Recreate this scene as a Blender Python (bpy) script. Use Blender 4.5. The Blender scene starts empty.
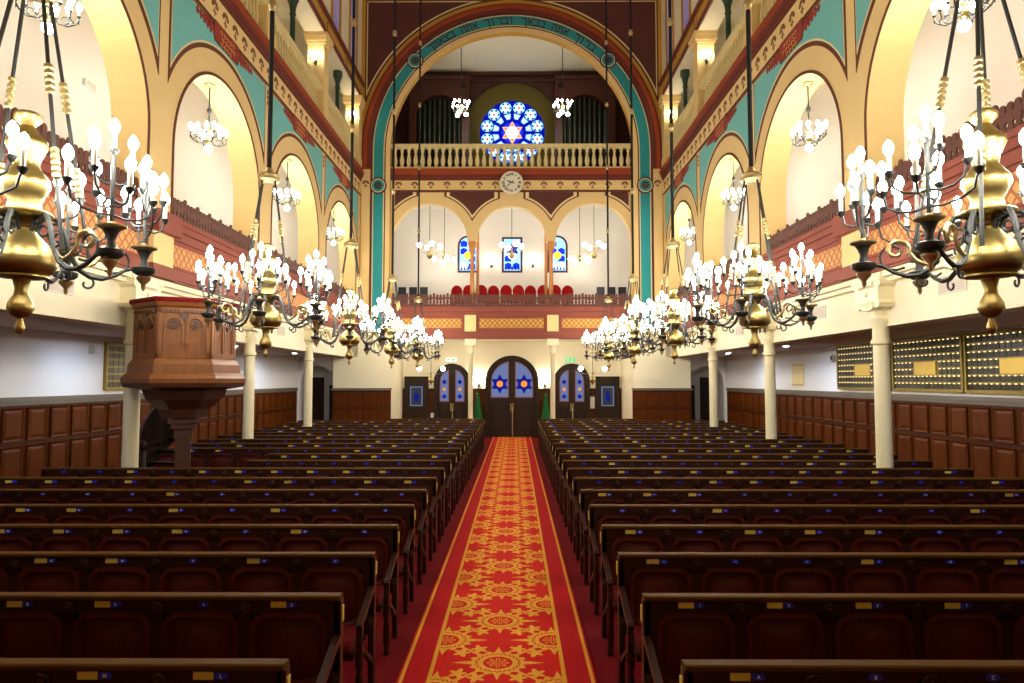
import bpy, bmesh, math, random
from mathutils import Vector, Matrix
random.seed(7)
PI = math.pi
S = bpy.context.scene
C = S.collection

# ------------------------------------------------------------------ camera, world, exposure
cam_data = bpy.data.cameras.new('camera')
cam_data.lens = 24.0
cam_data.sensor_width = 36.0
cam_data.clip_end = 200
camera = bpy.data.objects.new('camera', cam_data)
camera.location = (0.138, 0.0, 2.2)
camera.rotation_euler = (math.radians(90 + 3.23), 0, math.radians(0.294))
C.objects.link(camera)
S.camera = camera
world = bpy.data.worlds.new('world')
S.world = world
world.use_nodes = True
world.node_tree.nodes['Background'].inputs[0].default_value = (0.5, 0.6, 0.8, 1)
world.node_tree.nodes['Background'].inputs[1].default_value = 0.05
S.view_settings.view_transform = 'Standard'
S.view_settings.look = 'None'
S.view_settings.gamma = 1
S.view_settings.exposure = 0.22
S.view_settings.use_curve_mapping = False
S.cycles.use_denoising = True
S.cycles.max_bounces = 8
S.cycles.diffuse_bounces = 5
S.cycles.glossy_bounces = 3
S.cycles.sample_clamp_indirect = 6
BULB = 84.0        # strength of every candle bulb

# ------------------------------------------------------------------ materials
def lin(c):
    return tuple(((v / 255) / 12.92 if v / 255 <= .04045 else ((v / 255 + .055) / 1.055) ** 2.4) for v in c)

MATS = {}
def mat(name, col, rough=.6, metal=0, var=.12, scale=3.0, stretch=None, bump=0.0, spec=.5, col2=None, coat=0):
    m = bpy.data.materials.new(name)
    m.use_nodes = True
    nt = m.node_tree
    b = nt.nodes['Principled BSDF']
    b.inputs['Roughness'].default_value = rough
    b.inputs['Metallic'].default_value = metal
    b.inputs['Specular IOR Level'].default_value = spec
    if coat:
        b.inputs['Coat Weight'].default_value = coat
        b.inputs['Coat Roughness'].default_value = .12
    c = lin(col)
    g = nt.nodes.new('ShaderNodeNewGeometry')
    mp = nt.nodes.new('ShaderNodeMapping')
    mp.inputs['Scale'].default_value = stretch or (1, 1, 1)
    nz = nt.nodes.new('ShaderNodeTexNoise')
    nz.inputs['Scale'].default_value = scale
    nz.inputs['Detail'].default_value = 5
    nt.links.new(g.outputs['Position'], mp.inputs[0])
    nt.links.new(mp.outputs[0], nz.inputs['Vector'])
    mx = nt.nodes.new('ShaderNodeMix')
    mx.data_type = 'RGBA'
    hi = lin(col2) if col2 else tuple(min(1, v * (1 + var)) for v in c)
    lo = c if col2 else tuple(v * (1 - var) for v in c)
    mx.inputs[6].default_value = (*lo, 1)
    mx.inputs[7].default_value = (*hi, 1)
    nt.links.new(nz.outputs['Fac'], mx.inputs[0])
    nt.links.new(mx.outputs[2], b.inputs['Base Color'])
    if bump:
        bp = nt.nodes.new('ShaderNodeBump')
        bp.inputs['Strength'].default_value = bump
        bp.inputs['Distance'].default_value = .01
        nt.links.new(nz.outputs['Fac'], bp.inputs['Height'])
        nt.links.new(bp.outputs[0], b.inputs['Normal'])
    MATS[name] = m
    return m

def glow(name, col, strength, base=None):
    m = bpy.data.materials.new(name)
    m.use_nodes = True
    b = m.node_tree.nodes['Principled BSDF']
    b.inputs['Base Color'].default_value = (*lin(base or col), 1)
    b.inputs['Roughness'].default_value = .3 if base is None else .9
    b.inputs['Specular IOR Level'].default_value = .5 if base is None else .05
    b.inputs['Emission Color'].default_value = (*lin(col), 1)
    b.inputs['Emission Strength'].default_value = strength
    MATS[name] = m
    return m

class X:                                    # tiny node algebra for the printed patterns
    def __init__(s, nt, sock): s.nt, s.s = nt, sock
    def op(s, o, *a):
        n = s.nt.nodes.new('ShaderNodeMath'); n.operation = o
        for i, v in enumerate((s,) + a):
            if isinstance(v, X): s.nt.links.new(v.s, n.inputs[i])
            else: n.inputs[i].default_value = v
        return X(s.nt, n.outputs[0])
    def __add__(s, o): return s.op('ADD', o)
    def __sub__(s, o): return s.op('SUBTRACT', o)
    def __mul__(s, o): return s.op('MULTIPLY', o)
    def __truediv__(s, o): return s.op('DIVIDE', o)
    def abs(s): return s.op('ABSOLUTE')
    def fr(s): return s.op('FRACT')
    def lt(s, o): return s.op('LESS_THAN', o)
    def gt(s, o): return s.op('GREATER_THAN', o)
    def mx(s, o): return s.op('MAXIMUM', o)
    def mn(s, o): return s.op('MINIMUM', o)
    def cos(s): return s.op('COSINE')
    def sqrt(s): return s.op('SQRT')
    def atan2(s, o): return s.op('ARCTAN2', o)

def pattern_mat(name, cols, fn, rough=.7, bump=0):
    """cols = (base, c1, c2..); fn(x, y, z) -> list of masks laid over base in turn"""
    m = bpy.data.materials.new(name); m.use_nodes = True
    nt = m.node_tree; b = nt.nodes['Principled BSDF']
    b.inputs['Roughness'].default_value = rough
    b.inputs['Specular IOR Level'].default_value = .2
    g = nt.nodes.new('ShaderNodeNewGeometry')
    sp = nt.nodes.new('ShaderNodeSeparateXYZ')
    nt.links.new(g.outputs['Position'], sp.inputs[0])
    masks = fn(*[X(nt, sp.outputs[i]) for i in range(3)])
    cur = None
    for i, k in enumerate(masks):
        mx = nt.nodes.new('ShaderNodeMix'); mx.data_type = 'RGBA'
        if cur is None: mx.inputs[6].default_value = (*lin(cols[0]), 1)
        else: nt.links.new(cur, mx.inputs[6])
        mx.inputs[7].default_value = (*lin(cols[i + 1]), 1)
        nt.links.new(k.s, mx.inputs[0])
        cur = mx.outputs[2]
    nz = nt.nodes.new('ShaderNodeTexNoise'); nz.inputs['Scale'].default_value = 60
    hs = nt.nodes.new('ShaderNodeMix'); hs.data_type = 'RGBA'; hs.blend_type = 'MULTIPLY'
    hs.inputs[0].default_value = .35
    nt.links.new(cur, hs.inputs[6]); nt.links.new(nz.outputs['Fac'], hs.inputs[7])
    nt.links.new(hs.outputs[2], b.inputs['Base Color'])
    MATS[name] = m
    return m

def carpet_fn(x, y, z):
    P = .92
    def motif(u, v):
        r = (u * u + v * v).sqrt()
        t = v.atan2(u)
        ring = r.gt(.115) * r.lt((t * 16).cos() * .016 + .215)
        core = r.lt(.085) * ((t * 8).cos() * .04 + .055 - r).abs().lt(.017)
        spike = u.abs().lt(.36) * (v.abs() - (u.abs() * -.22 + .079)).lt(0) * r.gt(.2)
        spk2 = v.abs().lt(.31) * (u.abs() - (v.abs() * -.25 + .078)).lt(0) * r.gt(.2)
        d1, d2 = u.abs() - .155, v.abs() - .265
        leaf = (d1 * d1 + d2 * d2 * .6).sqrt().lt((d2.atan2(d1) * 5).cos() * .018 + .052)
        e1 = (u.abs() * .72 - v.abs() * .7).abs().lt(.012) * r.gt(.2) * r.lt(.45)
        line = ((t * 24).cos() * .01 + .165 - r).abs().lt(.008)
        m = ring.mx(core).mx(spike).mx(spk2).mx(leaf).mx(e1)
        return m, line
    y = y + .56
    va = ((y / P).fr() - .5) * P
    vb = ((y / P + .5).fr() - .5) * P
    m1, l1 = motif(x, va)
    ub = x.abs() - .45
    m2, l2 = motif(ub, vb)
    field = x.abs().lt(.5)
    gold = m1.mx(m2) * field
    lines = (l1.mx(l2)) * gold
    side = x.abs().gt(.5)
    border = (x.abs() - .497).abs().lt(.016).mx((x.abs() - .7).abs().lt(.013))
    return [gold, lines, side, border]

def frieze_fn(axis):
    def fn(x, y, z):
        u = y if axis == 'y' else x
        a = ((u / .34).fr() - .5).abs() * 2
        b = ((z - 4.21) / .19).abs()
        d1 = (a - b).abs().lt(.13)
        d2 = (a + b - 1).abs().lt(.13)
        d3 = (a - b + .5).abs().lt(.06)
        dot = ((a - 1).abs() + b).lt(.22)
        edge = b.gt(.9)
        return [d1.mx(d2).mx(d3).mx(dot), edge]
    return fn

mat('plaster_yellow', (230, 202, 142), .8, var=.05, scale=1.5, spec=.2)
mat('plaster_gold', (196, 150, 62), .8, var=.06, scale=1.5, spec=.2)
mat('plaster_white', (232, 231, 226), .85, var=.03, scale=1.2, spec=.2)
mat('plaster_cream', (236, 228, 198), .75, var=.03, scale=1.2, spec=.2)
mat('soffit_paint', (196, 180, 172), .85, var=.03, scale=1.0, spec=.2)
mat('column_paint', (232, 222, 182), .45, var=.03, scale=4)
mat('line_brown', (104, 62, 44), .8, var=.08, spec=.2)
mat('line_cream', (228, 212, 160), .8, var=.04, spec=.2)
mat('turquoise', (116, 190, 188), .8, var=.06, scale=2, spec=.2)
mat('teal', (48, 146, 150), .8, var=.08, scale=2, spec=.2)  # end arch colour, darker than turquoise with the dimmer light painted in
mat('arch_red', (150, 66, 34), .75, var=.1, spec=.25)
mat('purple_brown', (92, 54, 46), .8, var=.08, spec=.2)
mat('cornice_red', (134, 72, 58), .7, var=.08, scale=2, spec=.25)
mat('cornice_dark', (110, 52, 40), .7, var=.08, scale=2, spec=.25)
mat('cartouche_red', (150, 62, 52), .8, var=.08, spec=.2)
mat('ornament_brown', (122, 84, 52), .8, var=.1, spec=.2)
mat('gold_paint', (222, 180, 84), .5, var=.08, spec=.4)
mat('fretwork', (92, 52, 40), .6, var=.2, scale=8)
mat('baluster_paint', (224, 208, 150), .7, var=.05)
mat('pew_wood', (29, 10, 4), .42, var=.0, scale=9, stretch=(1, 8, 9), col2=(55, 19, 8), bump=.1, spec=.35)
mat('pew_rail', (64, 40, 8), .55, var=.0, scale=9, stretch=(1, 8, 9), col2=(98, 66, 16), spec=.03)
mat('panel_wood', (40, 10, 6), .4, scale=8, stretch=(8, 6, 1), col2=(96, 27, 11), bump=.08, spec=.4)
mat('wainscot_wood', (64, 24, 0), .5, scale=4, stretch=(6, 6, .7), col2=(106, 50, 2), bump=.08, spec=.12)
mat('wainscot_frame', (52, 21, 0), .5, scale=4, stretch=(6, 6, .7), col2=(84, 40, 4), bump=.08, spec=.15)
mat('dado_cap', (110, 100, 84), .5, var=.1)
mat('door_wood', (32, 19, 6), .5, scale=5, stretch=(8, 8, .6), col2=(52, 33, 11), bump=.08, spec=.2)
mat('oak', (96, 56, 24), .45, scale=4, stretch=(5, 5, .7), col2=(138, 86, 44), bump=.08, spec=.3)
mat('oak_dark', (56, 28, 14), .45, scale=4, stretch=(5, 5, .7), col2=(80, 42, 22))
mat('stair_wood', (28, 14, 6), .5, scale=5, col2=(44, 22, 9), spec=.2)
mat('organ_wood', (54, 22, 12), .5, scale=3, stretch=(5, 5, .6), col2=(78, 34, 18))
mat('organ_pipe', (40, 48, 36), .4, metal=.5, var=.15)
mat('olive_plaster', (116, 104, 44), .8, var=.06)
mat('brass', (176, 158, 98), .36, metal=1, var=.08, scale=12)
mat('brass_satin', (206, 190, 140), .42, metal=1, var=.06)
mat('iron', (62, 66, 66), .45, metal=.6, var=.1, scale=10)
mat('iron_black', (26, 27, 28), .5, metal=.4, var=.1)
mat('candle', (240, 232, 210), .5, var=.02)
mat('iron_green', (36, 66, 44), .5, var=.12)
mat('red_velvet', (92, 6, 12), .85, var=.2, scale=30, spec=.15)
mat('red_carpet', (104, 5, 14), .95, var=.14, scale=40, spec=.1, bump=.1)  # floor red, darkened so the pews' shade is in the colour
mat('chair_red', (170, 22, 22), .8, var=.1, spec=.2)
mat('plate_gold', (206, 186, 84), .5, metal=0, var=.08, scale=40)
mat('plate_blue', (30, 48, 214), .4, var=.05)
mat('letter_white', (238, 238, 244), .6, var=.01)
mat('letter_dark', (70, 30, 24), .8, var=.02)
mat('plaque_black', (34, 32, 20), .3, metal=.3, var=.4, scale=14)
mat('panel_gold', (208, 176, 84), .35, metal=.7, var=.08, scale=6)
mat('board_gold', (140, 118, 46), .4, metal=.5, var=.1, scale=8)
mat('marble_orange', (196, 132, 62), .4, var=.12)
mat('foliage', (8, 110, 44), .8, var=.35, scale=30)
mat('clock_face', (232, 228, 206), .6, var=.02)
mat('black_paint', (14, 14, 14), .5, var=.05)
mat('grille_white', (206, 202, 184), .6, var=.03)
mat('white_paint', (228, 228, 226), .6, var=.02)
mat('dark_glass', (52, 62, 76), .15, var=.1)
mat('paper', (222, 222, 218), .8, var=.02)
mat('terracotta', (120, 62, 40), .8, var=.1)
pattern_mat('runner', ((206, 20, 0), (232, 168, 52), (204, 62, 8), (184, 0, 10), (228, 164, 44)), carpet_fn, .95)
pattern_mat('frieze_side', ((224, 172, 104), (186, 112, 74), (150, 76, 60)), frieze_fn('y'))
pattern_mat('frieze_end', ((226, 176, 100), (168, 110, 52), (150, 76, 60)), frieze_fn('x'))
glow('bulb', (255, 247, 234), BULB)
glow('bulb_gallery', (255, 245, 230), 125)
glow('bulb_loft', (255, 245, 230), 45)
glow('globe', (255, 244, 226), 26)
glow('downlight', (202, 222, 255), 900)
glow('sconce_glow', (255, 240, 212), 110)
glow('strip_bulb', (255, 226, 160), 3.0)
glow('glass_blue', (26, 50, 215), 1.3, (6, 8, 20))
glow('glass_deep', (10, 16, 170), 1.0, (4, 4, 14))
glow('glass_sky', (120, 180, 245), 1.7)
glow('glass_pale', (214, 228, 250), 1.6)
glow('glass_red', (220, 60, 30), 1.3)
glow('glass_amber', (250, 170, 40), 1.7)
glow('glass_pink', (214, 120, 120), 1.0)
glow('glass_door_blue', (24, 36, 175), .5, (6, 8, 24))
glow('glass_door_pale', (136, 154, 212), .5, (20, 24, 40))
glow('glass_door_amber', (220, 130, 40), .6)
glow('glass_door_pink', (190, 130, 124), .35, (30, 20, 20))
glow('glass_cream', (255, 226, 170), 1.5)
glow('entrance_glow', (255, 240, 205), 420)
glow('exit_green', (60, 190, 110), .8)
glow('exit_white', (236, 250, 240), .7)

# ------------------------------------------------------------------ mesh builder
ID = lambda u, v, w: (u, v, w)
def arc(cx, cy, r, a0, a1, n):
    return [(cx + r * math.cos(a0 + (a1 - a0) * i / n), cy + r * math.sin(a0 + (a1 - a0) * i / n)) for i in range(n + 1)]

class MB:
    def __init__(s): s.v, s.f = [], []
    def add(s, vs, fs):
        o = len(s.v); s.v += [tuple(p) for p in vs]; s.f += [tuple(i + o for i in f) for f in fs]; return s
    def box(s, x0, x1, y0, y1, z0, z1, mp=ID):
        p = [(x0, y0, z0), (x1, y0, z0), (x1, y1, z0), (x0, y1, z0), (x0, y0, z1), (x1, y0, z1), (x1, y1, z1), (x0, y1, z1)]
        return s.add([mp(*q) for q in p], [(0, 3, 2, 1), (4, 5, 6, 7), (0, 1, 5, 4), (1, 2, 6, 5), (2, 3, 7, 6), (3, 0, 4, 7)])
    def prism(s, poly, w0, w1, mp=ID):
        n = len(poly)
        vs = [mp(u, v, w0) for u, v in poly] + [mp(u, v, w1) for u, v in poly]
        fs = [tuple(range(n)), tuple(range(n, 2 * n))] + [(i, (i + 1) % n, n + (i + 1) % n, n + i) for i in range(n)]
        return s.add(vs, fs)
    def strip(s, A, B, w0, w1, mp=ID):          # solid between two polylines of equal length
        n = len(A); vs = []
        for (a, b) in zip(A, B):
            vs += [mp(*a, w0), mp(*b, w0), mp(*a, w1), mp(*b, w1)]
        fs = []
        for i in range(n - 1):
            k, l = 4 * i, 4 * i + 4
            fs += [(k, k + 1, l + 1, l), (k + 2, k + 3, l + 3, l + 2), (k, k + 2, l + 2, l), (k + 1, k + 3, l + 3, l + 1)]
        fs += [(0, 1, 3, 2), (4 * n - 4, 4 * n - 3, 4 * n - 1, 4 * n - 2)]
        return s.add(vs, fs)
    def ring(s, uc, vc, r0, r1, a0, a1, n, w0, w1, mp=ID):
        return s.strip(arc(uc, vc, r0, a0, a1, n), arc(uc, vc, r1, a0, a1, n), w0, w1, mp)
    def disc(s, uc, vc, r, n, w0, w1, mp=ID):
        return s.prism(arc(uc, vc, r, 0, 2 * PI, n)[:-1], w0, w1, mp)
    def tube(s, pts, r, n=8, closed=False):
        pts = [Vector(p) for p in pts]; m = len(pts)
        rs = r if isinstance(r, (list, tuple)) else [r] * m
        vs, fs = [], []; prev = None
        for i, p in enumerate(pts):
            t = (pts[min(i + 1, m - 1)] - pts[max(i - 1, 0)]).normalized()
            if prev is None:
                a = Vector((0, 0, 1)) if abs(t.z) < .9 else Vector((1, 0, 0))
                nx = t.cross(a).normalized()
            else:
                nx = (prev - t * prev.dot(t)).normalized()
            prev = nx; ny = t.cross(nx)
            vs += [p + (nx * math.cos(2 * PI * k / n) + ny * math.sin(2 * PI * k / n)) * rs[i] for k in range(n)]
        for i in range(m - 1):
            for k in range(n):
                a, b = i * n + k, i * n + (k + 1) % n
                fs.append((a, b, b + n, a + n))
        fs += [tuple(range(n)), tuple(range((m - 1) * n, m * n))]
        return s.add(vs, fs)
    def lathe(s, prof, n=16, o=(0, 0, 0)):
        vs, fs = [], []; m = len(prof)
        for r, z in prof:
            vs += [(o[0] + r * math.cos(2 * PI * k / n), o[1] + r * math.sin(2 * PI * k / n), o[2] + z) for k in range(n)]
        for i in range(m - 1):
            for k in range(n):
                a, b = i * n + k, i * n + (k + 1) % n
                fs.append((a, b, b + n, a + n))
        fs += [tuple(range(n)), tuple(range((m - 1) * n, m * n))]
        return s.add(vs, fs)
    def ball(s, c, r, n=10, rz=None):
        rz = rz or r; k = max(4, n // 2)
        return s.lathe([(max(.0008, r * math.sin(PI * i / k)), -rz * math.cos(PI * i / k)) for i in range(k + 1)], n, c)
    def merge(s, o, M=None):
        return s.add([(M @ Vector(p)) if M else p for p in o.v], o.f)
    def mesh(s, name, m, smooth=False):
        me = bpy.data.meshes.new(name); me.from_pydata([tuple(p) for p in s.v], [], s.f)
        bm = bmesh.new(); bm.from_mesh(me)
        bmesh.ops.recalc_face_normals(bm, faces=bm.faces)
        bm.to_mesh(me); bm.free()
        me.materials.append(MATS[m] if isinstance(m, str) else m)
        if smooth:
            me.shade_smooth() if smooth is True else me.shade_smooth()
            try: me.set_sharp_from_angle(angle=math.radians(45))
            except Exception: pass
        return me
    def build(s, name, m, parent=None, smooth=False, **k):
        return obj(name, s.mesh(name, m, smooth), parent, **k)

def obj(name, me, parent=None, loc=None, rot=None, **k):
    o = bpy.data.objects.new(name, me); C.objects.link(o)
    if parent is not None: o.parent = parent
    if loc is not None: o.location = loc
    if rot is not None: o.rotation_euler = rot
    for a, b in k.items(): o[a] = b
    return o
def thing(name, label, cat, loc=(0, 0, 0), rz=0, group=None):
    o = obj(name, None, None, loc, (0, 0, rz)); o.empty_display_size = .1
    o['label'] = label; o['category'] = cat
    if group: o['group'] = group
    return o
def struct(name, mb, m, smooth=False, label=None):
    o = mb.build(name, m, None, smooth); o['kind'] = 'structure'
    if label: o['label'] = label
    return o
def copy_tree(o, parent=None):
    c = o.copy(); C.objects.link(c); c.parent = parent
    for ch in list(o.children): copy_tree(ch, c)
    return c
def ordinal(n):
    return ['first', 'second', 'third', 'fourth', 'fifth', 'sixth', 'seventh', 'eighth', 'ninth', 'tenth', 'eleventh', 'twelfth',
            'thirteenth', 'fourteenth', 'fifteenth', 'sixteenth', 'seventeenth', 'eighteenth', 'nineteenth', 'twentieth', 'twenty-first', 'twenty-second'][n]
TXT = {}
def text_mesh(t, size, m, extrude=.002, bold=0):
    key = (t, size, m)
    if key in TXT: return TXT[key]
    c = bpy.data.curves.new('lettering', 'FONT'); c.body = t; c.size = size; c.extrude = extrude; c.offset = bold
    c.align_x = 'CENTER'; c.align_y = 'CENTER'; c.resolution_u = 3
    o = bpy.data.objects.new('lettering', c); C.objects.link(o)
    bpy.context.view_layer.update()
    me = bpy.data.meshes.new_from_object(o.evaluated_get(bpy.context.evaluated_depsgraph_get()))
    bpy.data.objects.remove(o); me.materials.clear(); me.materials.append(MATS[m])
    TXT[key] = me
    return me

# ------------------------------------------------------------------ layout constants (metres)
XN = 5.40                       # nave face of the arcade walls
XW = 7.70                       # aisle walls
YE = 24.0                       # end (organ) wall
BAY = 4.45
PIERS = [1.55 + BAY * i for i in range(5)] + [YE - .05]      # 1.55 6.0 10.45 14.9 19.35 23.8
CENT = [1.55 + BAY * (i + .5) for i in range(5)]              # 3.78 8.23 12.68 17.13 21.58
RA, ZS = 1.83, 6.0              # arcade arch radius, springing height
SIDE = {'left': -1, 'right': 1}
def side_map(s):                # u = Y, v = Z, w = out of the wall into the nave
    return lambda u, v, w: (s * (XN - w), u, v)
END = lambda u, v, w: (u, YE - w, v)

# ================================================================== SETTING
fl = struct('floor', MB().box(-8.2, 8.2, -5, 30, -.12, 0), 'red_carpet')
struct('ceiling', MB().box(-6.2, 6.2, -5, 24.6, 17.2, 17.4), 'plaster_cream')
struct('wall_front', MB().box(-8.2, 8.2, -5.2, -5, 0, 17.4), 'plaster_yellow')

for nm, s in SIDE.items():
    mp = side_map(s)
    # aisle wall, wainscot
    wl = struct(f'wall_{nm}', MB().box(s * XW, s * (XW + .2), -5, 30, 0, 13.2), 'plaster_white')
    wz = MB()
    wz.box(s * (XW - .03), s * XW, -5, 24.4, 0, 1.86)
    w = struct(f'trim_{nm}_wainscot', wz, 'wainscot_frame')
    cap = MB().box(s * (XW - .075), s * XW, -5, 24.4, 1.86, 1.93).box(s * (XW - .05), s * XW, -5, 24.4, 1.80, 1.86)
    cap.build('dado_cap', 'dado_cap', w)
    pm1 = MB(); pm2 = MB()
    def wp(h, q):               # one fielded panel with a raised rim
        m = MB(); d = .5; r = .035
        P = [(-d / 2 + .03, 0), (d / 2 - .03, 0), (d / 2 - .03, h), (-d / 2 + .03, h)]
        I = [(-d / 2 + .065, .035), (d / 2 - .065, .035), (d / 2 - .065, h - .035), (-d / 2 + .065, h - .035)]
        J = [(-d / 2 + .11, .08), (d / 2 - .11, .08), (d / 2 - .11, h - .08), (-d / 2 + .11, h - .08)]
        vs = []
        for ring, dep in ((P, 0), (P, .03), (I, .008), (J, .022)):
            vs += [(-s * dep, u, v) for u, v in ring]
        fs = [(0, 1, 2, 3)]
        for k in range(3):
            for i in range(4):
                a, b = 4 * k + i, 4 * k + (i + 1) % 4
                fs.append((a, b, b + 4, a + 4))
        fs.append((12, 13, 14, 15))
        return m.add(vs, fs).mesh('panel', 'wainscot_wood')
    up, lo = wp(.52, 0), wp(1.0, 0)
    y = 5.2
    while y < 24.2:
        obj('panel', up, w, (s * (XW - .03), y, 1.24)); obj('panel', lo, w, (s * (XW - .03), y, .16))
        y += .54
    # gallery slab, soffit and beam
    struct(f'gallery_floor_{nm}', MB().box(s * (XN + .6), s * XW, -5, 24.5, 3.02, 3.7), 'soffit_paint')
    bm_ = MB().box(s * (XN + .26), s * (XN + .62), -5, 24.0, 3.0, 3.77)
    bm_.box(s * (XN + .02), s * (XN + .27), -5, 24.0, 3.69, 3.77).box(s * (XN + .12), s * (XN + .27), -5, 24.0, 3.63, 3.69)
    struct(f'beam_{nm}', bm_, 'plaster_cream')
    # arcade wall
    aw = MB()
    us = [-5] + sum([[c - RA, c + RA] for c in CENT], []) + [YE]
    for i in range(0, len(us), 2): aw.box(us[i], us[i + 1], 3.77, 9.4, -.55, 0, mp)
    for c in CENT:
        aw.box(c - RA, c + RA, 3.77, 4.78, -.55, 0, mp)
        A = arc(c, ZS, RA, PI, 0, 28)
        aw.strip(A, [(u, 9.4) for u, v in A], -.55, 0, mp)
    wall = struct(f'wall_{nm}_arcade', aw, 'plaster_yellow')
    # frieze under the arches
    fz = MB().box(-5, YE, 3.77, 3.96, 0, .05, mp).box(-5, YE, 3.80, 3.88, .05, .09, mp)
    fz.box(-5, YE, 4.46, 4.60, 0, .05, mp).box(-5, YE, 4.60, 4.70, 0, .11, mp).box(-5, YE, 4.70, 4.78, 0, .15, mp)
    fz.box(-5, YE, 3.96, 4.46, 0, .012, mp)
    for p in PIERS[:5]:
        fz.box(p - .36, p + .36, 3.77, 3.96, .05, .13, mp).box(p - .36, p + .36, 4.46, 4.78, .05, .20, mp)
    fzo = struct(f'trim_{nm}_frieze', fz, 'cornice_red')
    for i, c in enumerate(CENT):
        a, b = (c - BAY / 2 + .40, c + BAY / 2 - .40)
        MB().box(a, min(b, YE - .35), 4.0, 4.42, .012, .03, mp).build('frieze_panel', 'frieze_side', fzo)
    for p in PIERS[:5]:
        MB().box(p - .3, p + .3, 3.96, 4.46, .012, .09, mp).build('frieze_block', 'plaster_yellow', fzo)
    # archivolts, spandrels
    for i, c in enumerate(CENT):
        o1 = MB().ring(c, ZS, RA + .0, RA + .055, 0, PI, 32, 0, .012, mp)
        o1.box(c - RA - .055, c - RA, 4.78, ZS, 0, .012, mp).box(c + RA, c + RA + .055, 4.78, ZS, 0, .012, mp)
        o1.build('arch_outline', 'line_brown', wall)
        H, W = 8.74, BAY / 2 - .14
        n = 36
        def span(r, w, top):
            a = math.asin(min(1, w / r))
            A = [(c + r * math.sin(t), ZS + r * math.cos(t)) for t in [-a + 2 * a * k / n for k in range(n + 1)]]
            A = [(u, min(v, top - .001)) for u, v in A]
            return A, [(u, top) for u, v in A]
        MB().strip(*span(2.28, W, H), 0, .008, mp).build('spandrel_border', 'line_brown', wall)
        MB().strip(*span(2.36, W - .05, H - .04), .008, .014, mp).build('spandrel_border', 'line_cream', wall)
        MB().strip(*span(2.395, W - .075, H - .065), .014, .02, mp).build('spandrel_panel', 'turquoise', wall)
        k = MB().prism([(c - .62, 8.62), (c - .52, 8.82), (c + .52, 8.82), (c + .62, 8.62), (c + .52, 8.42), (c - .52, 8.42)], .02, .028, mp)
        k.build('cartouche_border', 'line_brown', wall)
        k = MB().prism([(c - .57, 8.62), (c - .49, 8.79), (c + .49, 8.79), (c + .57, 8.62), (c + .49, 8.45), (c - .49, 8.45)], .028, .034, mp)
        k.build('cartouche', 'cartouche_red', wall)
        for q in (-1, 1):
            for j in range(5):
                cc = c + q * (.68 + .13 * j); h = .15 - .018 * j
                m_ = MB()
                m_.prism([(cc + h * .62 * math.cos(t), 8.62 + h * (.75 + .25 * math.cos(4 * t)) * math.sin(t)) for t in [2 * PI * z / 14 for z in range(14)]], .02, .03, mp)
                m_.build('cartouche_leaf', 'cartouche_red', wall)
        for r_ in range(3):                    # rows of gilt strokes, too small in the photo to read
            for j in range(5 - (r_ == 2)):
                u = c + (j - 2) * .13 + .05 * (r_ == 1)
                g = MB().box(u - .035, u + .035, 8.695 - .11 * r_, 8.71 - .11 * r_, .034, .04, mp).box(u + .02, u + .035, 8.645 - .11 * r_, 8.70 - .11 * r_, .034, .04, mp)
                g.build('gilt_stroke', 'gold_paint', wall)
    for p in PIERS[1:5]:
        MB().box(p - .1, p + .1, 8.0, 8.0 + .7, 0, .004, mp).build('pier_strip', 'plaster_yellow', wall)
        for q in (0,):
            m_ = MB()
            for zz in (8.62, 8.5, 8.38):
                m_.disc(p, zz, .055 - .03 * (8.62 - zz), 8, .004, .01, mp)
            m_.build('pier_flower', 'ornament_brown', wall)
    # flower band
    MB().box(-5, YE, 8.80, 9.26, 0, .02, mp).build('flower_band', 'plaster_yellow', wall)
    MB().box(-5, YE, 8.76, 8.80, 0, .03, mp).box(-5, YE, 9.26, 9.31, 0, .03, mp).build('band_line', 'line_brown', wall)
    fm = MB()
    for a in range(5):
        t = PI / 2 + (a - 2) * .62
        ex, ez = .1 * math.cos(t), .1 * math.sin(t)
        fm.prism([(ex + .045 * math.cos(z * PI / 4), ez + .045 * math.sin(z * PI / 4)) for z in range(8)], 0, .006, lambda u, v, w: (-s * w, u, v))
    fm.box(-.012, .012, -.16, .02, 0, .006, lambda u, v, w: (-s * w, u, v)).box(-.07, .07, -.1, -.07, 0, .006, lambda u, v, w: (-s * w, u, v))
    me = fm.mesh('flower', 'ornament_brown')
    y = 8.0
    while y < 23.7:
        obj('flower', me, wall, (s * (XN - .02), y, 9.03)); y += .46
    # cornice and upper gallery
    cz = MB().box(-5, YE, 9.31, 9.40, 0, .05, mp).box(-5, YE, 9.40, 9.50, 0, .09, mp)
    co = struct(f'trim_{nm}_cornice', cz, 'cornice_dark')
    MB().box(-5, YE, 9.50, 9.60, 0, .13, mp).box(-5, YE, 9.60, 9.72, -.1, .08, mp).build('cornice_cap', 'arch_red', co)
    struct(f'upper_gallery_floor_{nm}', MB().box(s * XN, s * XW, -5, 24.5, 9.4, 9.72), 'plaster_cream')
    bl = thing('balustrade', f'cream stone balustrade of the upper gallery on the {"pulpit" if s < 0 else "plaque-board"} side', 'balustrade')
    MB().box(8, YE - .02, 10.5, 10.62, -.22, .02, mp).build('handrail', 'baluster_paint', bl)
    MB().box(8, YE - .02, 9.74, 9.84, -.2, .0, mp).build('plinth', 'baluster_paint', bl)
    BP = [(.05, 0), (.05, .05), (.035, .07), (.055, .14), (.062, .22), (.05, .32), (.03, .46), (.028, .52), (.045, .56), (.045, .58), (.03, .6), (.05, .63), (.05, .66)]
    bme = MB().lathe(BP, 8).mesh('baluster', 'baluster_paint', True)
    y = 11.2
    while y < YE - .1:
        if all(abs(y - p) > .36 for p in PIERS):
            obj('baluster', bme, bl, (s * (XN + .1), y, 9.84))
        y += .2
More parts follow.
